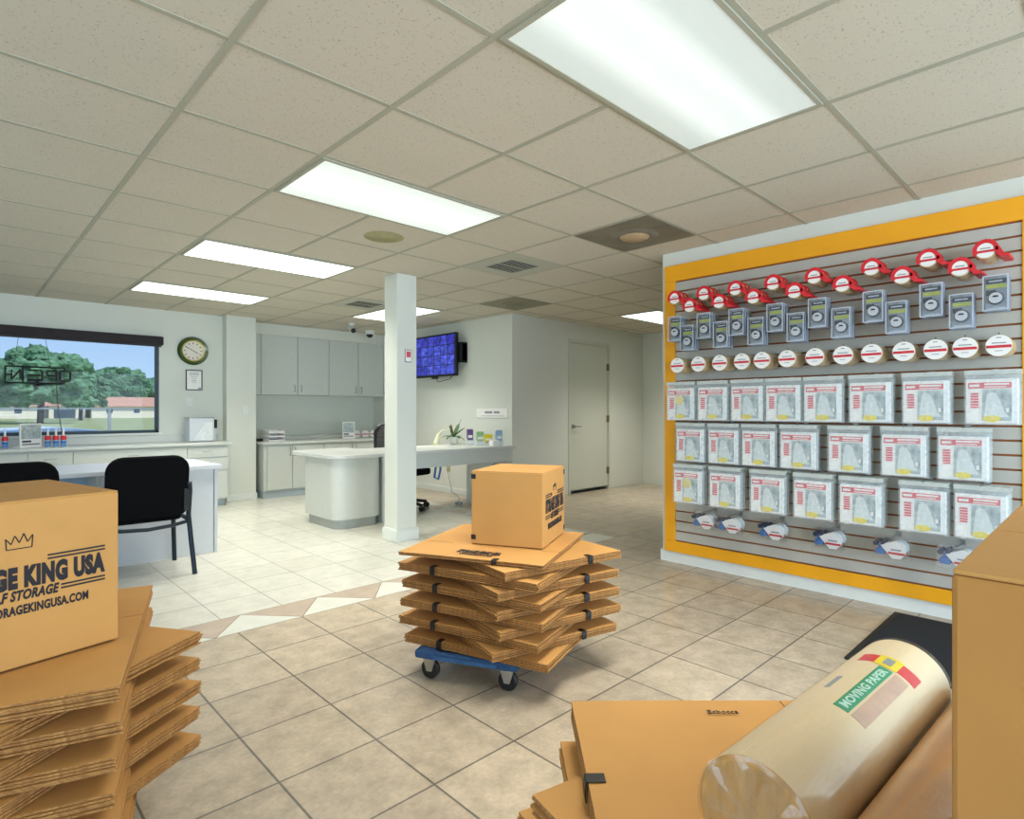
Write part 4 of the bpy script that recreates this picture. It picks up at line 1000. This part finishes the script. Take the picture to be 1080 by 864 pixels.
# ------------------------------------------------------------------ cardboard bundles
SHEETS = {}
def sheet_mesh(L_, W_, t, slot, seed, droop):
    """one folded flat carton: two plies with slots at both ends of X; origin bottom centre"""
    key = (L_, W_, t, slot, seed)
    if key in SHEETS: return SHEETS[key]
    bm = bmesh.new(); gap = .004; ply = t*.46
    fl_ = W_*.22
    def ply_mesh(z0, slots):
        xs = sorted(set([-L_/2+i*L_/10 for i in range(11)] + [-L_/2+fl_, L_/2-fl_]))
        ys = sorted(set([-W_/2+i*W_/8 for i in range(9)] + [s*W_/2+q for s in slots for q in (-gap/2, gap/2)]))
        cache = {}
        def V(i, j, top):
            k_ = (i, j, top)
            if k_ not in cache:
                x, y = xs[i], ys[j]; rx, ry = abs(x)/(L_/2), abs(y)/(W_/2)
                dz = -droop*(rx**3*.6+ry**3*.4+rx**2*ry**2*.8) + noise.noise(Vector((x*4+seed, y*4, seed*3.1)))*.0009
                cache[k_] = bm.verts.new((x, y, z0+(ply if top else 0)+dz))
            return cache[k_]
        cell = lambda i, j: not any(abs((ys[j]+ys[j+1])/2 - s*W_/2) < gap/2 and (xs[i+1] <= -L_/2+fl_+1e-6 or xs[i] >= L_/2-fl_-1e-6) for s in slots) if 0 <= i < len(xs)-1 and 0 <= j < len(ys)-1 else False
        for i in range(len(xs)-1):
            for j in range(len(ys)-1):
                if not cell(i, j): continue
                bm.faces.new([V(i, j, 1), V(i+1, j, 1), V(i+1, j+1, 1), V(i, j+1, 1)]).material_index = 0
                bm.faces.new([V(i, j, 0), V(i, j+1, 0), V(i+1, j+1, 0), V(i+1, j, 0)]).material_index = 0
                for (a, c_, di, dj) in (((i, j), (i+1, j), 0, -1), ((i+1, j), (i+1, j+1), 1, 0), ((i+1, j+1), (i, j+1), 0, 1), ((i, j+1), (i, j), -1, 0)):
                    if not cell(i+di, j+dj): bm.faces.new([V(*a, 0), V(*c_, 0), V(*c_, 1), V(*a, 1)]).material_index = 1
    ply_mesh(0, [-.08]); ply_mesh(t*.5, [slot])
    me = bpy.data.meshes.new('flattened_carton'); bm.to_mesh(me); bm.free(); me.materials.append(M['card']); me.materials.append(M['edge'])
    SHEETS[key] = me; return me
def bundle(label, cx, cy, ang, z0, L_, W_, H_, n, group, straps=(), seed=0, slot=.1, droop=.006, jit=.004, name='carton_bundle'):
    droop = min(droop, .0012); r = thing(name, label, 'cardboard bundle', (cx, cy, z0), ang, group)
    rnd = random.Random(seed*31+5)
    t = H_/n*.64
    for k in range(n):
        o = bpy.data.objects.new('flattened_carton', sheet_mesh(L_, W_, t, slot, (seed+k) % 4, droop)); COL.objects.link(o); o.parent = r
        o.location = (rnd.uniform(-jit, jit), rnd.uniform(-jit, jit), k*H_/n); o.rotation_euler = (0, 0, rnd.uniform(-1, 1)*jit*1.2)
    for ax, pos in straps:
        b = MB(); w_ = .012; e = .0014; ed = droop*.75
        Ln, Wn = (L_, W_)
        q = (Wn if ax == 'x' else Ln)/2 + jit + .001
        for sg in (-1, 1):
            b = MB()
            def mk(y0, y1, z0_, z1_):
                y0, y1 = sorted((y0, y1))
                if ax == 'x': b.box(pos-w_, pos+w_, y0, y1, z0_, z1_)
                else: b.box(y0, y1, pos-w_, pos+w_, z0_, z1_)
            # L shaped band: down the side and a little over the top
            pts = [(sg*(q-.032), H_-.0005), (sg*(q+.0005), H_-.0008), (sg*(q+.003), H_-.004), (sg*(q+.004), H_*.5), (sg*(q+.0025), .001), (sg*(q+.0008), .001), (sg*(q+.002), H_*.5), (sg*(q+.0012), H_-.0045), (sg*(q-.001), H_-.002), (sg*(q-.032), H_-.002)]
            if ax == 'x': b.prism(pts, pos-w_, pos+w_, axis='x')
            else: b.prism(pts, pos-w_, pos+w_, axis='y')
            b.build('strap', M['strap'], r)
    return r
def rect(A, B, Wd, side=1):
    """centre and angle for a rectangle with edge A->B and width Wd to its left"""
    A = Vector(A); B = Vector(B); u = (B-A).normalized(); w_ = Vector((-u.y, u.x))*side
    c = (A+B)/2 + w_*Wd/2; return c.x, c.y, math.atan2(u.y, u.x), (B-A).length

def dolly(label, cx, cy, ang, L_, W_):
    r = thing('furniture_dolly', label, 'dolly', (cx, cy, 0), ang, 'blue carpeted dollies')
    for s in (-1, 1): b = MB(); b.box(-L_/2+.04, L_/2-.04, s*(W_/2-.04)-.035, s*(W_/2-.04)+.035, .098, .118); b.build('side_board', M['wood'], r, bevel=.003)
    for s in (-1, 1):
        b = MB(); b.box(s*(L_/2-.045)-.045, s*(L_/2-.045)+.045, -W_/2, W_/2, .099, .1345); b.build('carpeted_rail', M['blue_carpet'], r, bevel=.010, segs=3)
    for s in (-1, 1): b = MB(); b.box(-L_/2+.04, L_/2-.04, s*(W_/2-.012)-.012, s*(W_/2-.012)+.012, .118, .134); b.build('padded_edge', M['blue_carpet'], r, bevel=.005)
    for sx in (-1, 1):
        for sy in (-1, 1):
            x, y = sx*(L_/2-.055), sy*(W_/2-.05)
            b = MB(); b.cyl((x, y, .097), (x, y, .088), .03, n=16); b.prism([(x-.03, .09), (x+.03, .09), (x+.012, .035), (x-.012, .035)], y-.020, y-.016, axis='y'); b.prism([(x-.03, .09), (x+.03, .09), (x+.012, .035), (x-.012, .035)], y+.016, y+.020, axis='y')
            cs = b.build('caster', M['steel'], r)
            b = MB(); b.lathe([(.015, -.014), (.036, -.014), (.042, -.008), (.042, .008), (.036, .014), (.015, .014)], n=26, axis='y', c=(x, y, .042)); b.build('wheel', M['rubber'], cs, smooth=True)
    return r
# central dolly: its left end edge runs from (1.455,2.125) to (1.67,1.707)
cx, cy, an, ln = rect((1.455, 2.125), (1.67, 1.707), .72)
dolly('blue carpeted dolly under the central stack of flattened cartons', cx, cy, an, ln, .72)

names = ['lowest', 'second', 'third', 'fourth', 'fifth', 'sixth', 'seventh', 'eighth', 'ninth', 'topmost']
zc = .1375; step = .0402
pc = rect((1.465, 2.247), (1.675, 1.579), .61); qc = rect((1.564, 1.707), (2.196, 1.575), .61)
for k in range(5):
    jx = [.012, -.004, .0, .004, -.006][k]; ja = [.02, -.01, .015, -.02, .0][k]
    bundle('%s strapped bundle from floor in the central dolly stack, corner pointing left' % names[2*k], pc[0]+jx, pc[1]-jx, pc[2]+ja, zc+2*k*step, .70, .61, .037, 5, 'strapped carton bundles on the central dolly', [('x', -.16)], seed=k+1, droop=.008)
    bundle('%s strapped bundle from floor in the central dolly stack, corner pointing right' % names[2*k+1], qc[0]-jx, qc[1]+jx*.5, qc[2]-ja*.7+(.05 if k == 4 else 0), zc+(2*k+1)*step, .646, .61, .037, 5, 'strapped carton bundles on the central dolly', [('x', .13)], seed=k+2, droop=.008)
tcx = rect((1.43, 2.205), (1.718, 1.599), .67)
zt = zc+10*step
ts = bundle('thin flattened carton lying on top of the central dolly stack', tcx[0], tcx[1], tcx[2], zt, .67, .68, .018, 2, None, [('x', .12)], seed=3, slot=-.3, droop=.012, jit=.002, name='flattened_carton_pair')
ts['category'] = 'flattened carton'

RULE = [(-.5, -.17), (.17, .5)]
def print_logo(parent, wid, loc, rz, hs=1.0):
    """the storage company's print: crown, rules, name, address; face plane XZ looking to -Y"""
    e = bpy.data.objects.new('printed_logo', None)
    s = wid
    def T(body, cx_, cz, w_, h_, **kw):
        return text('printed_lettering', body, w_*s, h_*s*hs, M['ink'], parent, (loc[0]+math.cos(rz)*cx_*s, loc[1]+math.sin(rz)*cx_*s, loc[2]+cz*s*hs), (PI/2, 0, rz), **kw)
    bpy.data.objects.remove(e)
    T('STORAGE KING USA', 0, 0, 1.0, .155, bold=.07)
    T('SELF STORAGE', 0, -.122, .42, .072, bold=.045, shear=.25)
    T('WWW.STORAGEKINGUSA.COM', 0, -.222, .78, .066, bold=.04)
    T('THE', -.185, .112, .05, .03, bold=.02)
    b = MB(); b.xf = Matrix.Translation(loc) @ Matrix.Rotation(rz, 4, 'Z')
    y0, y1 = -.0006, .0006
    for (xa, xb) in ((-.5, -.22), (.14, .5)):
        for z in (.122, .097): b.box(xa*s, xb*s, y0, y1, (z-.006)*s*hs, (z+.006)*s*hs)
    for (xa, xb) in ((-.5, -.22), (.22, .5)):
        for z in (-.105, -.130): b.box(xa*s, xb*s, y0, y1, (z-.006)*s*hs, (z+.006)*s*hs)
    # crown outline
    cr_ = [(-.07, .20), (-.075, .275), (-.045, .235), (-.025, .29), (0, .24), (.025, .30), (.045, .24), (.075, .285), (.07, .20), (-.07, .20)]
    for (a, c_), (d_, f_) in zip(cr_, cr_[1:]): b.cyl(((a-.02)*s, 0, c_*s), ((d_-.02)*s, 0, f_*s), .0035*s, n=6)
    b.build('printed_rules_and_crown', M['ink'], parent)
def carton(label, A, B, depth, z0, h, group='closed printed cartons'):
    """closed carton: front face bottom edge runs A -> B (left to right), depth behind it"""
    cx_, cy_, an_, L_ = rect(A, B, depth)
    r = thing('closed_carton', label, 'box', (cx_, cy_, z0), an_, group)
    t = .004
    b = MB(); b.box(-L_/2, L_/2, -depth/2, depth/2, 0, h-t); b.build('carton_body', M['card'], r, bevel=.003)
    b = MB(); b.box(-L_/2+.001, L_/2-.001, -depth/2+.001, -.0015, h-t, h); b.build('top_flap', M['card'], r, bevel=.0012)
    b = MB(); b.box(-L_/2+.001, L_/2-.001, .0015, depth/2-.001, h-t, h); b.build('top_flap', M['card'], r, bevel=.0012)
    b = MB(); b.box(-L_/2+.004, L_/2-.004, -.0014, .0014, h-t, h-.001); b.build('flap_seam', M['seam'], r)
    return r, L_
# central carton: left corner, near corner, right corner on stack top
zt2 = zt+.0185
r, Lc = carton('closed kraft carton with company print on top of the central stack', (1.745, 2.085), (1.899, 1.777), .385, zt2, .338)
print_logo(r, .315, (Lc/2+.0007, .012, .178), PI/2, 1.35)
for z in (.30, .02):
    b = MB(); b.box(-Lc/2-.0012, -Lc/2+.022, -.385/2-.0012, -.385/2+.02, z, z+.022); b.build('black_tape_patch', M['strap'], r)
    b = MB(); b.box(Lc/2-.004, Lc/2+.0012, .385/2-.02, .385/2+.0012, z-.004, z+.02); b.build('black_tape_patch', M['strap'], r)
b = MB(); b.prism([(-Lc/2-.016, .004), (-Lc/2-.002, .004), (-Lc/2-.002, .10)], -.15, -.12, axis='y'); b.build('loose_strap_end', M['strap'], r)
# print on the thin top carton
tp_ = Matrix.Rotation(-tcx[2], 3, 'Z') @ Vector((1.66-tcx[0], 1.93-tcx[1], .0182))
for dz, tx_, hh, ww in ((0, 'STORAGE KING USA', .05, .20), (-.045, 'WWW.STORAGEKINGUSA.COM', .014, .15)):
    text('printed_lettering', tx_, ww, hh, M['ink'], ts, (tp_.x, tp_.y+dz, tp_.z), (0, 0, 0), bold=.05)

# left stack
zl = .1370; stl = .0383
Pa = Vector((.275, 1.563)); ud = Vector((-.96, .28)).normalized(); wd_ = Vector((.28, .96)).normalized()
pcx = Pa + ud*.45 + wd_*.43
Qa = Vector((.546, 1.915)); qu = Vector((-.83, -.56)).normalized(); qw = Vector((-.56, .83)).normalized()
qcx = Qa + qu*.45 + qw*.43
an_p = math.atan2(-ud.y, -ud.x); an_q = math.atan2(-qu.y, -qu.x)
nm = ['lowest', 'second', 'third', 'fourth', 'fifth', 'sixth', 'seventh', 'eighth', 'ninth', 'tenth', 'topmost']
for k in range(11):
    z = zl + k*stl; last = (k == 10)
    rr = random.Random(k*7)
    if k % 2 == 0:
        dx = rr.uniform(-.006, .006)
        bundle('%s flattened carton bundle from floor in the left foreground stack, edge facing camera' % nm[k], pcx.x+dx, pcx.y+dx, an_p+rr.uniform(-.02, .02)*(not last), z, .90, .86, .036, 5, 'carton bundles in the left foreground stack', [], seed=k, slot=.2 if last else .05, droop=.006)
    else:
        dx = rr.uniform(-.010, .008)
        bundle('%s flattened carton bundle from floor in the left foreground stack, corner pointing right' % nm[k], qcx.x+dx, qcx.y+dx*.5, an_q+rr.uniform(-.03, .03), z, .90, .86, .036, 5, 'carton bundles in the left foreground stack', [], seed=k, slot=.1, droop=.006)
dolly('blue carpeted dolly under the left foreground stack', -.08, 2.0, an_p+.35, .78, .52)
zlt = zl+11*stl
c1 = Vector((.329, 1.88)); fd = Vector((-.974, -.225)).normalized()
c0_ = c1 + fd*.455
r, Ll = carton('large closed kraft carton with company print at left foreground', (c0_.x, c0_.y), (c1.x, c1.y), .47, zlt, .400)
print_logo(r, .350, (.020, -.47/2-.0007, .215), 0)

# front pile (centre bottom)
fwv = Vector((math.cos(math.radians(46.1)), math.sin(math.radians(46.1)))); rtv = Vector((fwv.y, -fwv.x))
def cw(lat, fwd): q = fwv*fwd + rtv*lat; return q.x, q.y
ang_f = math.atan2(rtv.y, rtv.x)
zf = .55
L1 = cw((.129+.745)/2, (1.266+.785)/2)
fb = bundle('topmost flattened carton bundle under the paper rolls, foreground', L1[0], L1[1], ang_f+PI/2, zf-.038, .481, .616, .038, 5, 'carton bundles in the foreground pile', [('x', -.03)], seed=1, slot=-.46, droop=.004, jit=.0015)
for k, (dl, df, da) in enumerate([(-.015, -.055, .52), (-.02, -.0, .02), (-.04, .01, .5), (-.01, .01, -.02), (-.045, .0, .48), (-.01, .02, .02), (-.04, .01, .5), (-.01, .02, 0), (-.04, 0, .5)]):
    p_ = cw(.437+dl, 1.02+df)
    z = zf-.038-(k+1)*.0402
    bundle('%s flattened carton bundle below the top one in the foreground pile' % ORD[k], p_[0], p_[1], ang_f+da, z, .616, .481, .038, 5, 'carton bundles in the foreground pile', [], seed=k, droop=.004, jit=.004)
dolly('blue carpeted dolly under the foreground pile', *cw(.437, 1.02), ang_f, .56, .44)
text('printed_lettering', 'Ecbocca', .062, .013, M['ink'], fb, (.185, .0, .0385), (0, 0, -PI/2), bold=.0)
# paper rolls
def roll_shell(name, R, L_, m_side, m_end, parent):
    b = MB(); prof = [(.012, 0), (.022, 0), (R*.55, .002), (R-.006, .0), (R, .006), (R, L_-.006), (R-.006, L_), (.022, L_), (.012, L_)]
    b.lathe(prof, n=64, axis='x'); o = b.build(name, [m_side, m_end], parent, smooth=True)
    for p_ in o.data.polygons:
        if abs(p_.normal.x) > .7: p_.material_index = 1
    return o
RA = math.radians(-3)
R1 = .081
r = thing('packing_paper_roll', 'cream newsprint paper roll with green label on the foreground pile', 'paper roll', (.758, .332, zf+R1+.003), RA, 'wrapped paper rolls')
roll_shell('paper', R1, .615, M['paper_roll'], M['roll_end'], r)
def patch(parent, name, x0, x1, a0, a1, rad, m_, th=.0006, n_=14):
    """curved label patch on the roll: angle 0 = top, positive towards +Y side"""
    b = MB(); v = []; f = []
    for i in range(n_+1):
        a = math.radians(a0+(a1-a0)*i/n_)
        for x in (x0, x1):
            for q in (rad, rad+th): v.append((x, q*math.sin(a), q*math.cos(a)))
    for i in range(n_):
        k_ = i*4; j = k_+4
        f += [(k_, k_+2, j+2, j), (k_+1, j+1, j+3, k_+3), (k_, j, j+1, k_+1), (k_+2, k_+3, j+3, j+2)]
    f += [(0, 1, 3, 2), (n_*4, n_*4+2, n_*4+3, n_*4+1)]
    b._add(v, f); return b.build(name, m_, parent)
patch(r, 'green_label', .24, .45, -22, -6, R1, M['green_print'])
lt = text('label_lettering', 'MOVING PAPER', .19, .014, M['mint_print'], r, (0, 0, 0), (0, 0, 0), bold=.03)
for v in lt.data.vertices:          # wrap the letters on the roll
    a = math.radians(-14) + v.co.y/R1; q = R1+.0010+max(v.co.z, 0); v.co = (.345+v.co.x, q*math.sin(a), q*math.cos(a))
lt.rotation_euler = (0, 0, 0)
patch(r, 'red_label', .46, .50, -48, 22, R1, M['red'])
patch(r, 'yellow_label', .455, .505, -24, 2, R1+.0006, M['yellow_print'])
patch(r, 'grey_mark', .465, .495, -16, -6, R1+.0012, M['kick'])
patch(r, 'printed_mark', .30, .36, 14, 20, R1, M['kick'])
patch(r, 'label_panel', .24, .45, -42, -25, R1, mat('rosy_label_print', '#c9a68e', .5, var=.1, scale=30))
wr = thin_glass('shrink_wrap', (.97, .96, .95, 1), .10, .10)
b = MB(); b.lathe([(.02, -.004), (R1*.7, -.005), (R1+.0015, .002), (R1+.002, .03), (R1+.002, .60), (R1+.001, .62)], n=64, axis='x')
bmw = b.bm
for v in bmw.verts:
    if v.co.x < .12 or v.co.x > .5:
        rr_ = math.hypot(v.co.y, v.co.z); a = math.atan2(v.co.z, v.co.y)
        v.co.x += math.sin(a*9)*.002*(1 if v.co.x < .12 else 0)
b.build('shrink_wrap', wr, r, smooth=True)
R2 = .064
r = thing('packing_paper_roll', 'brown kraft paper roll in clear wrap between cream roll and tall carton', 'paper roll', (.80, .180, zf+R2+.003), RA, 'wrapped paper rolls')
roll_shell('paper', R2, .57, M['kraft_roll'], M['roll_end'], r)
b = MB(); b.lathe([(.02, -.004), (R2*.7, -.005), (R2+.0015, .002), (R2+.002, .03), (R2+.002, .55), (R2+.001, .574)], n=48, axis='x'); b.build('shrink_wrap', wr, r, smooth=True)

# tall carton at right edge
r = thing('tall_carton', 'tall closed kraft carton filling the right edge of the photo', 'box', (.79, -.13, 0), 0)
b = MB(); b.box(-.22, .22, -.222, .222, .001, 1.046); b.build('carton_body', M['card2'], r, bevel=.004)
b = MB(); b.box(-.22, -.0015, -.221, .221, 1.046, 1.050); b.build('top_flap', M['card'], r, bevel=.0015)
b = MB(); b.box(.0015, .22, -.221, .221, 1.046, 1.050); b.build('top_flap', M['card'], r, bevel=.0015)
